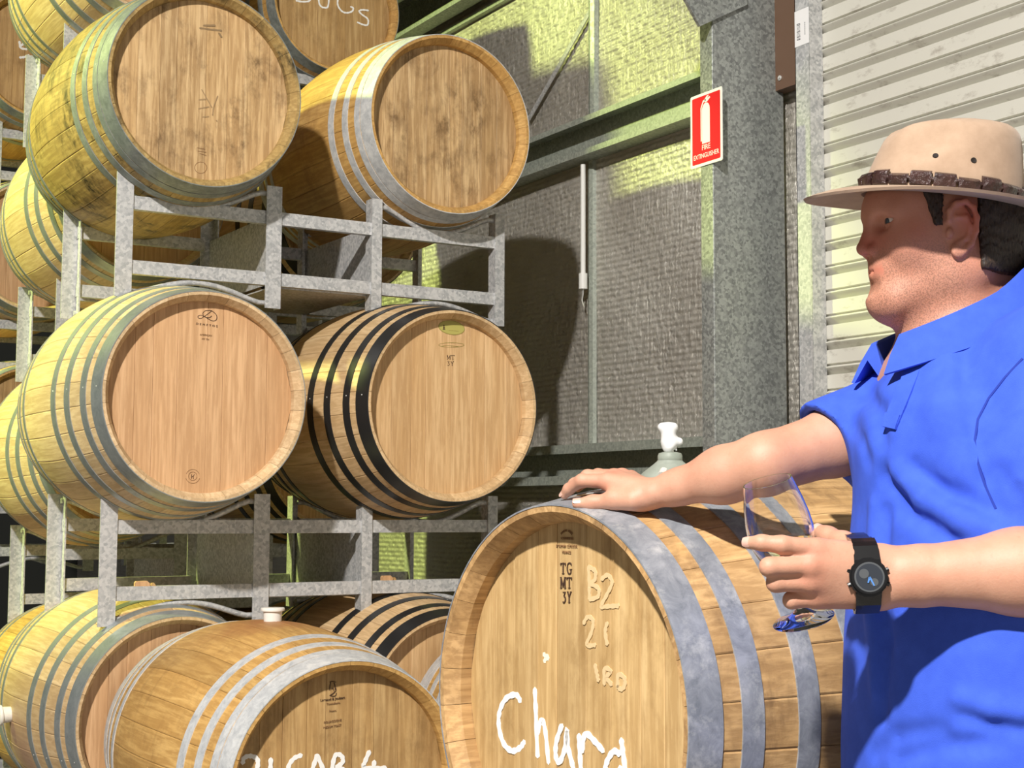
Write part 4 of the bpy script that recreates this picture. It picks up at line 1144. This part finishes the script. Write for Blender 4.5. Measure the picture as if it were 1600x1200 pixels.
for ang,ln in ((-1.15,.011),(-1.9,.007)):
    d_ = Vector((math.cos(ang),math.sin(ang),0)); s_ = Vector((-d_.y,d_.x,0))*.0008
    pts = [s_*1.4,-s_*1.4,d_*ln-s_,d_*ln+s_]; wprism('hand', [(p.x,p.y) for p in pts], .0136, .0140, M['blue'], .00005)
for ang in (.35,-.35,PI-.35,PI+.35):
    c_ = Vector((math.cos(ang),math.sin(ang),0))*.0235; mbx = MB().tube([(c_.x*.9,c_.y*.9,.003),(c_.x*1.06,c_.y*1.06,.003)],.0028,8); obj('button', smooth_by_angle(mbx.mesh('button')), M['resin'], wt)
# strap: follows the wrist in short segments
def wrist_r(a):
    d_ = wu*math.cos(a)+wn*math.sin(a); lo_, hi_ = .0,.08
    c_ = V3(L_WR - wax*((L_WR-WO).dot(wax)))
    for _ in range(24):
        m_ = (lo_+hi_)/2
        if body((c_+V3(d_)*m_)[None])[0] < 0: lo_ = m_
        else: hi_ = m_
    return c_, d_, hi_
WINV = WM_.inverted()
def strap(name, a0, a1, nseg, w0, w1, th):
    vs = []; fs = []
    for i in range(nseg+1):
        a = a0+(a1-a0)*i/nseg; c_, d_, r_ = wrist_r(a); wd = w0+(w1-w0)*i/nseg; rib = .0012*(i % 2)
        for sgn,dr in ((-1,.0002),(-1,th+rib),(1,th+rib),(1,.0002)):
            vs.append(WINV @ (Vector(c_)+d_*(r_+dr)+wax*(sgn*wd/2)))
    for i in range(nseg):
        for j in range(4): fs.append((i*4+j,i*4+(j+1)%4,(i+1)*4+(j+1)%4,(i+1)*4+j))
    fs += [(0,1,2,3),tuple(nseg*4+j for j in (3,2,1,0))]
    obj(name, fixn(mesh(name, vs, fs)), M['resin'], wt)
aw = math.atan2((WO-L_WR).dot(wn),(WO-L_WR).dot(wu))
strap('strap', aw+.35, aw+PI, 14, .030, .022, .0035); strap('strap', aw-.35, aw-PI, 14, .030, .022, .0035)

# ------------------------------------------------------------------ writing and marks on the barrel heads
def head_local(key, px, py):
    """point of the head under this sight line, in the barrel's own head plane (x right, z up)"""
    b = BARRELS[key]; p0 = b['head']+b['ax']*REC*b['scale']
    P = on_plane(px, py, p0, b['ax']); L = (b['root'].matrix_world @ b['C0']).inverted() @ P
    return L.x, L.z
def mark_obj(key, name, mb, mat):
    b = BARRELS[key]; return obj(name, fixn(mb.mesh(name)), mat, b['root'], b['C0'])
def spline(pts, n=6):
    if len(pts) < 3: return pts
    P = [np.array(p,float) for p in pts]; P = [2*P[0]-P[1]]+P+[2*P[-1]-P[-2]]; out = []
    for i in range(1,len(P)-2):
        for k in range(n):
            t = k/n; a,b_,c_,d_ = P[i-1],P[i],P[i+1],P[i+2]
            out.append(.5*((2*b_)+(c_-a)*t+(2*a-5*b_+4*c_-d_)*t*t+(-a+3*b_-3*c_+d_)*t**3))
    out.append(P[-2]); return out
def ribbon(mb, pts, w, y):
    """flat brush stroke with rounded ends, a little proud of the wood"""
    P = [Vector((p[0],p[1])) for p in pts]; n_ = len(P); L, R_ = [], []
    for i in range(n_):
        t = (P[min(i+1,n_-1)]-P[max(i-1,0)]); t = t.normalized() if t.length > 1e-9 else Vector((1,0)); nn = Vector((-t.y,t.x))
        ww = w/2*(.86+.14*math.sin(i*1.7)); L.append(P[i]+nn*ww); R_.append(P[i]-nn*ww)
    t0 = (P[0]-P[1]).normalized(); t1 = (P[-1]-P[-2]).normalized()
    loopL = [P[0]+t0*w*.32]+L+[P[-1]+t1*w*.32]; loopR = [P[0]+t0*w*.32]+R_+[P[-1]+t1*w*.32]
    vs = []; fs = []
    for a,b_ in zip(loopL,loopR): vs += [(a.x,y,a.y),(b_.x,y,b_.y),(a.x,y+.0014,a.y),(b_.x,y+.0014,b_.y)]
    for i in range(len(loopL)-1):
        a = 4*i; b_ = a+4; fs += [(a,a+1,b_+1,b_),(a,b_,b_+2,a+2),(a+1,a+3,b_+3,b_+1)]
    mb.add(vs, fs)
def strokes(key, name, lines, w, mat, org=(0,0), z=1.0, smooth=True):
    mb = MB()
    for j,ln in enumerate(lines):
        pts = [head_local(key, org[0]+a/z, org[1]+b/z) for a,b in ln]
        ribbon(mb, spline(pts) if smooth else pts, w, REC-.0011-.00012*(j % 4))
    return mark_obj(key, name, mb, mat)
def mark_text(key, name, body_, px, py, hpx, mat, xs=1.0, space=1.0, rot=0.0):
    b = BARRELS[key]; x, z = head_local(key, px, py); x2, z2 = head_local(key, px, py-hpx); size = abs(z2-z)/.72
    me = text_mesh(body_, size, .0004, 'CENTER', xs, space); me.name = name
    return obj(name, me, mat, b['root'], b['C0'] @ Matrix.Translation((x,REC-.0010,z)) @ Matrix.Rotation(rot,4,'Y'))
def arc_text(key, name, body_, px, py, hpx, rpx, spread, mat, xs=1.0):
    b = BARRELS[key]; x, z = head_local(key, px, py); x2, z2 = head_local(key, px, py-hpx); s_ = abs(z2-z)/.72; _, z3 = head_local(key, px, py-rpx); R_ = abs(z3-z)
    V, Fc = [], []
    for i,chh in enumerate(body_):
        if chh == ' ': continue
        me = text_mesh(chh, s_, .0004, 'CENTER', xs); a = (i/(len(body_)-1)-.5)*spread
        T = Matrix.Translation((x+R_*math.sin(a),REC-.0010,z+R_*math.cos(a))) @ Matrix.Rotation(a,4,'Y'); n0 = len(V)
        V += [tuple(T @ v_.co) for v_ in me.vertices]; Fc += [tuple(n0+k_ for k_ in p.vertices) for p in me.polygons]; bpy.data.meshes.remove(me)
    return obj(name, mesh(name, V, Fc), mat, b['root'], b['C0'])

# the Chard barrel
Z, O = 3.529, (760,860)
strokes('CH','chalk_lettering',[
    [(190,830),(165,796),(112,815),(76,885),(70,970),(95,1062),(140,1105),(185,1090),(212,1055)],
    [(270,765),(275,900),(285,1135)],[(284,1010),(308,935),(328,1000),(345,1170)],
    [(418,965),(388,1060),(386,1140),(408,1165),(436,1090),(446,990),(452,1080),(476,1180),(492,1250)],
    [(512,1020),(516,1100),(524,1240)],[(528,1110),(548,1012),(598,1052),(645,1106)],
    [(746,1045),(756,1120),(772,1240)],[(738,1122),(704,1108),(668,1165),(660,1225),(696,1250),(745,1200)]], .0105, M['chalk'], O, Z)['label'] = 'white handwritten Chard'
strokes('CH','faded_lettering',[
    [(566,88),(569,180),(571,268)],[(566,92),(600,112),(602,158),(575,182)],[(575,182),(618,208),(620,252),(572,272)],
    [(638,158),(672,136),(696,178),(672,235),(638,298)],[(632,312),(680,308),(730,306)],
    [(538,402),(562,366),(590,388),(584,446),(556,520),(602,522)],[(668,400),(658,450),(668,518)],
    [(602,632),(612,680),(620,718)],[(652,738),(654,652),(688,668),(664,700),(692,740)],[(726,752),(730,684),(764,706),(764,748),(744,766),(726,752)]], .0075, M['chalk_faint'], O, Z)['label'] = 'faded chalk letters from an older vintage'
strokes('CH','paint_smudge',[[(318,570),(330,590),(322,612)],[(336,578),(342,600)]], .008, plain('paint_smear',(.82,.74,.58),.9), O, Z)
arc_text('CH','cooper_brand','FRANÇOIS FRÈRES', 886,848,3.6,19,1.55,M['brand_mid'],.78)
mark_text('CH','cooper_brand','TONNELIERS',886.5,841.5,4.2,M['brand_mid'],.95)
mark_text('CH','cooper_brand','ST ROMAIN  CÔTE D\'OR',886,853.5,4.4,M['brand_mid'],.78)
mark_text('CH','cooper_brand','FRANCE',886,863,4.4,M['brand_mid'],.95)
def serif_lines(key, rows, name, lab, mat, w):
    """tall narrow branding-iron capitals drawn stroke by stroke"""
    G_ = {'T':[[(.5,0),(.5,1)],[(.08,.97),(.92,.97)],[(.08,.97),(.08,.80)],[(.92,.97),(.92,.80)],[(.32,.02),(.68,.02)]],
          'G':[[(.88,.78),(.80,.93),(.55,1),(.25,.88),(.13,.5),(.25,.12),(.55,0),(.82,.10),(.82,.40)],[(.58,.42),(1,.42)]],
          'M':[[(.12,0),(.12,1)],[(.12,1),(.5,.12)],[(.5,.12),(.88,1)],[(.88,1),(.88,0)],[(-.02,.02),(.28,.02)],[(.72,.02),(1.02,.02)],[(0,.98),(.2,.98)],[(.8,.98),(1,.98)]],
          'Y':[[(.1,1),(.5,.45)],[(.9,1),(.5,.45)],[(.5,.45),(.5,0)],[(.32,.02),(.68,.02)],[(-.02,.98),(.25,.98)],[(.75,.98),(1.02,.98)]],
          '3':[[(.12,.97),(.72,.97)],[(.72,.97),(.42,.60)],[(.42,.60),(.72,.45),(.74,.18),(.48,.0),(.18,.06)]]}
    mb = MB()
    for (s_,cx_,cy_,wpx,hpx) in rows:
        for i,chh in enumerate(s_):
            x0 = cx_+(i-len(s_)/2)*wpx*1.16+wpx*.08
            for j,ln in enumerate(G_[chh]):
                pts = [head_local(key, x0+a*wpx, cy_+hpx/2-b_*hpx) for a,b_ in ln]
                serif = all(abs(p[1]-ln[0][1]) < .01 for p in ln)
                ribbon(mb, spline(pts) if len(pts) > 2 else pts, w*(.55 if serif else 1), REC-.0011-.0001*(j % 4))
    mark_obj(key, name, mb, mat)['label'] = lab
serif_lines('CH',[('TG',885,888,8.2,17),('MT',885,910.5,8.4,17),('3Y',886,933,6.6,17)],'burnt_letters','burnt capitals TG MT 3Y',M['brand'],.0019)

# the 21 CAB 4 barrel
Z, O = 5.714, (360,1140)
strokes('D1','chalk_lettering',[
    [(108,300),(122,252),(178,236),(238,262),(240,335),(195,420),(120,480),(200,482),(280,478)],[(360,262),(356,370),(352,480)],
    [(632,228),(565,258),(518,330),(520,425),(590,482),(665,460)],[(690,482),(732,350),(772,228)],[(772,228),(828,360),(852,482)],[(722,385),(835,375)],
    [(906,482),(910,330),(940,226),(992,236),(1000,292),(945,335)],[(945,335),(1012,362),(1040,430),(1000,480),(908,484)],
    [(1240,195),(1200,290),(1190,338),(1290,346),(1385,342)],[(1284,284),(1270,400),(1262,482)]], .0118, M['chalk'], O, Z)['label'] = 'white handwritten 21 CAB 4'
Z, O = 12.0, (470,1050)
strokes('D1','cooper_emblem',[[(545,185),(600,175),(660,190)],[(560,190),(545,280),(540,340)],[(620,200),(645,270),(640,330)],[(655,300),(650,350),(600,400),(540,440)],[(540,440),(600,452),(650,440),(665,390)],[(575,320),(600,300),(620,350)]], .0016, M['brand'], O, Z)
mark_text('D1','cooper_brand','Larnaud & Joubert',519.5,1092,4.2,M['brand'],.98,rot=-math.radians(3))
mark_text('D1','cooper_brand','Tonnellerie',520.5,1099,3.6,M['brand_mid'],1.0,rot=-math.radians(3))
mark_text('D1','cooper_brand','France',519.5,1110.5,3.2,M['brand_mid'],1.0,rot=-math.radians(3))
mark_text('D1','cooper_brand','BOURGOGNE',519.5,1127,3.6,M['brand_mid'],.98,rot=-math.radians(4))
mark_text('D1','cooper_brand','MEDIUM TOAST',519,1135,3.6,M['brand_mid'],.88,rot=-math.radians(4))

# the looped D barrel
Z, O = 12.0, (280,460)
strokes('B1','cooper_emblem',[[(458,415),(405,390),(352,408),(358,442),(408,450),(458,415),(440,362),(478,312),(556,300),(612,308)],[(612,308),(540,360),(470,415)],[(470,415),(540,458),(622,496),(684,484),(706,430),(684,370),(612,308)],[(478,424),(560,436),(606,404)]], .0017, M['brand'], O, Z)['label'] = 'looped letter D burnt into the oak'
mark_text('B1','cooper_brand','DEMPTOS',323,508,3.3,M['brand'],1.15,1.75,rot=math.radians(3.2))
mark_text('B1','cooper_brand','AMERICAN',321.7,523.8,3.0,M['brand_mid'],.95,rot=math.radians(1.5))
mark_text('B1','cooper_brand','MT TH',320.8,530.3,3.0,M['brand_mid'],.95,rot=math.radians(1.5))
def ring_pts(cx_, cy_, r, a0, a1, ry=None): return [(cx_+r*math.cos(a), cy_-(ry or r)*math.sin(a)) for a in np.linspace(a0,a1,16)]
strokes('B1','round_stamp',[ring_pts(301,744,10.6,.35,PI-.35),ring_pts(301,744,11.2,PI+.30,2*PI-.30),ring_pts(301,744,6.6,.2,2*PI-.1)], .0012, M['brand_mid'], smooth=False)
strokes('B1','round_stamp',[[(299.2,741.4),(299.4,744),(299,747.6)],[(303.3,741.4),(301.8,744.6),(302,748.2)],[(299.2,744.6),(301.8,744.6)]], .0014, M['brand'])

# the olive-marked barrel
def disc(key, name, cx_, cy_, rx, ry, mat, tilt=0.0, y=0.0):
    x, z = head_local(key,cx_,cy_); xa,_ = head_local(key,cx_+rx,cy_); _,zb = head_local(key,cx_,cy_-ry); a_, b_ = abs(xa-x), abs(zb-z)
    pts = []
    for k in range(40):
        t = 2*PI*k/40; u, v_ = a_*math.cos(t), b_*math.sin(t); pts.append((x+u*math.cos(tilt)-v_*math.sin(tilt), z+u*math.sin(tilt)+v_*math.cos(tilt)))
    return mark_obj(key, name, MB().prism(pts, REC-.0010-y, REC+.0006, 'y'), mat)
disc('B2','oval_mark',705.4,512,20.5,11.2,M['oval_line'],-.05); o = disc('B2','oval_mark',705.4,512,19.4,10.2,M['oval'],-.05,.0002); o['label'] = 'olive oval print with a small tree'
mb = MB()
for dy,wd in ((0,1.0),(2.6,1.5),(5.2,2.0)):
    pts = [head_local('B2',693.4+sx*wd,507+dy+(2.8 if sx else 0)) for sx in (-1.1,0,1.1)]; mb.prism([(pts[0][0],pts[0][1]),(pts[2][0],pts[2][1]),(pts[1][0],pts[1][1])], REC-.0016, REC-.0010, 'y')
mark_obj('B2','tree_mark',mb,M['brand'])
strokes('B2','oval_lettering',[[(698,511),(705,511.6),(712,512.4),(719,513.2)],[(701,516.5),(708,516.9),(716,517.6)]], .0022, M['oval_line'])
strokes('B2','slim_oval',[ring_pts(705,539,20,-.05,2*PI,3.6),[(690,541),(698,539.4),(706,540.4),(716,541.4)]], .0012, M['oval_line'], smooth=False)
serif_lines('B2',[('MT',704.2,558.3,5.6,6.6),('3Y',703.5,567.8,5.0,6.6)],'burnt_letters','burnt capitals MT 3Y',M['brand'],.0012)

# chalk on the far barrels
Z, O = 6.667, (400,0)
strokes('ZR1','chalk_lettering',[[(420,-120),(470,-130),(560,-70),(560,5),(490,18),(418,8)],[(650,-110),(655,20),(672,62),(708,80),(750,62),(765,-110)],[(960,-110),(880,-70),(850,10),(858,70),(900,122),(950,134),(1000,118),(1012,85),(985,70)],[(1170,110),(1110,104),(1074,116),(1100,150),(1160,195),(1168,240),(1150,264),(1098,252),(1056,232)]], .0085, M['chalk'], O, Z)
Z, O = 4.615, (0,0)
strokes('ZL2','chalk_lettering',[[(140,300),(150,345),(192,356)],[(142,415),(175,412),(208,398)],[(150,330),(190,300)]], .011, M['chalk'], O, Z)
strokes('A1','faint_stamp',[ring_pts(313.5,262,9.5,0,2*PI,9.0),[(308,231),(320,233)],[(309,236),(322,238)],[(312,240),(322,243)]], .0016, M['brand_mid'], smooth=False)
strokes('A1','scuff_mark',[[(315,140),(322,152),(331,168)],[(311,156),(322,155)],[(310,170),(326,167)],[(340,150),(334,166),(332,180)],[(316,183),(326,182)],[(338,188),(339,190)]], .0035, plain('scuff',(.33,.22,.11),.9))
strokes('A1','scuff_mark',[[(312,44),(328,46),(346,48)],[(318,40),(336,40)],[(342,52),(346,58)]], .006, plain('scuff_dark',(.24,.16,.08),.9))

# ------------------------------------------------------------------ stand under the Chard barrel, racks of the third row
b = BARRELS['CH']; cz_ = b['head'].z
st = empty('barrel_stand', Matrix.Translation(Vector((b['head'].x,b['head'].y,0))+b['ax']*(BL/2)) @ Matrix.Rotation(CH_ROT,4,'Z'), 'steel stand under the Chard barrel', 'stand')
zc = cz_-prof(.175)-.0095
for yy in (-.30,.30):
    for xx in (-.24,.24): obj('post', MB().box((xx-.025,yy-.025,0),(xx+.025,yy+.025,zc+.075)).mesh('post'), M['rack'], st)
    obj('cradle_rod', smooth_by_angle(arc(-.235,.235,zc+.066,zc,yy,.0085).mesh('cradle_rod'),60), M['rack'], st)
    for z in (.10, zc-.030): obj('crossbar', MB().box((-.235,yy-.012,z-.02),(.235,yy+.012,z+.02)).mesh('crossbar'), M['rack'], st)
for xx in (-.24,.24): obj('side_bar', MB().box((xx-.012,-.29,.08),(xx+.012,.29,.12)).mesh('side_bar'), M['rack'], st)
bz_ = BARRELS['ZL2']['head']; az_ = BARRELS['AL2']['head']; cb = BARRELS['BL2']['head']
for h_,lb_ in ((bz_,'rack under the chalk-crossed barrel at the upper left edge'),(az_,'rack of the third row under the brown barrel head'),(cb,'rack of the third row deep behind the middle barrels')):
    rack(h_.x, h_.y-.15, h_.z-.323+.084, lb_, plates=False)
rack(cb.x, cb.y-.15, .379, 'floor rack of the third row', plates=False)

# ------------------------------------------------------------------ gas cylinder with a wrapped valve
gp = at(1047,740,3.6); g0 = Vector((gp.x,gp.y,0))
gc = empty('gas_cylinder', g0, 'grey-green gas cylinder with a white wrapped valve behind the hand', 'cylinder')
n = NT('cylinder_paint'); c = n.ramp(n.noise(n.coords('World'), 20, 5, .6), [(.3,(.30,.34,.29)),(.7,(.42,.46,.40))]); M['cyl'] = n.set(Base_Color=c, Roughness=.5)
zz = lambda y: CAM.z+(797-y)*3.6/F_PX
obj('tank', smooth_by_angle(MB().lathe([(.10,0),(.115,.015),(.115,zz(800)),(.110,zz(780)),(.092,zz(757)),(.066,zz(740)),(.040,zz(727)),(.031,zz(722)),(.031,zz(721))],40).mesh('tank'),50), M['cyl'], gc)
obj('neck_ring', smooth_by_angle(MB().lathe([(.0285,zz(722)),(.0300,zz(720)),(.0300,zz(714)),(.0275,zz(710)),(.018,zz(708)),(.0,zz(708))],32).mesh('neck_ring'),40), M['cyl'], gc)
obj('valve_stem', smooth_by_angle(MB().lathe([(.009,zz(709)),(.009,zz(701))],16).mesh('valve_stem')), M['rivet'], gc)
wrap = Field(); A_ = lambda px,py,dd=0.0: at(px,py,3.6+dd)
wrap.add(p_cone(A_(1034,667),A_(1053,667),.010,.010),.006); wrap.add(p_cone(A_(1044,672),A_(1045,692),.0175,.0185),.010); wrap.add(p_cone(A_(1045,692),A_(1044,699),.0185,.014),.006); wrap.add(p_cone(A_(1050,688),A_(1061,690),.012,.010),.008); wrap.add(p_cone(A_(1054,697),A_(1057,704),.004,.002),.004)
for k_ in range(9):
    a = k_*1.9; wrap.sub(p_cone(A_(1036+k_*2.4,668+3*math.sin(a),-.022),A_(1040+2*k_,696,-.022),.0042,.0042),.006)
lo, hi = wrap.box(); co, q = net(wrap, lo, hi, .0022, relax=1); me = np_mesh('valve_wrap', co-V3(g0), q); M['bag'] = plain('white_plastic_bag',(.86,.87,.88),.4); obj('valve_wrap', me, M['bag'], gc)
P = at(1016,741,3.6-.10)
obj('label_sticker', smooth_by_angle(MB().tube([Vector((-.052,-.045,zz(738))),Vector((-.066,-.055,zz(746)))],[.010,.011],10).mesh('label_sticker')), M['white'], gc)

# ------------------------------------------------------------------ wooden chocks left lying on the lower rack
for px,xw,lb_ in ((222,.042,'small orange wooden chock on the rack under the looped D barrel'),(604,.034,'small wooden chock on the rack under the black-hooped middle barrel')):
    zt_ = T2-.268; Pk = on_plane(px, 905, Vector((0,YF+.018,0)), Vector((0,1,0)))
    ck = empty('wooden_chock', Vector((Pk.x,YF+.018,zt_)), lb_, 'chock', 'wooden chocks')
    prf = [(-xw/2,0),(xw/2,0),(xw/2,.007),(xw*.30,.015),(-xw*.42,.014),(-xw/2,.009)]
    obj('wedge', fixn(MB().prism(prf,-.010,.010,'y').mesh('wedge')), M['hd_new'], ck)
    obj('offcut', fixn(MB().prism([(xw*.62,0),(xw*.95,0),(xw*.80,.009),(xw*.66,.008)],-.007,.006,'y').mesh('offcut')), M['hd_gold'], ck)
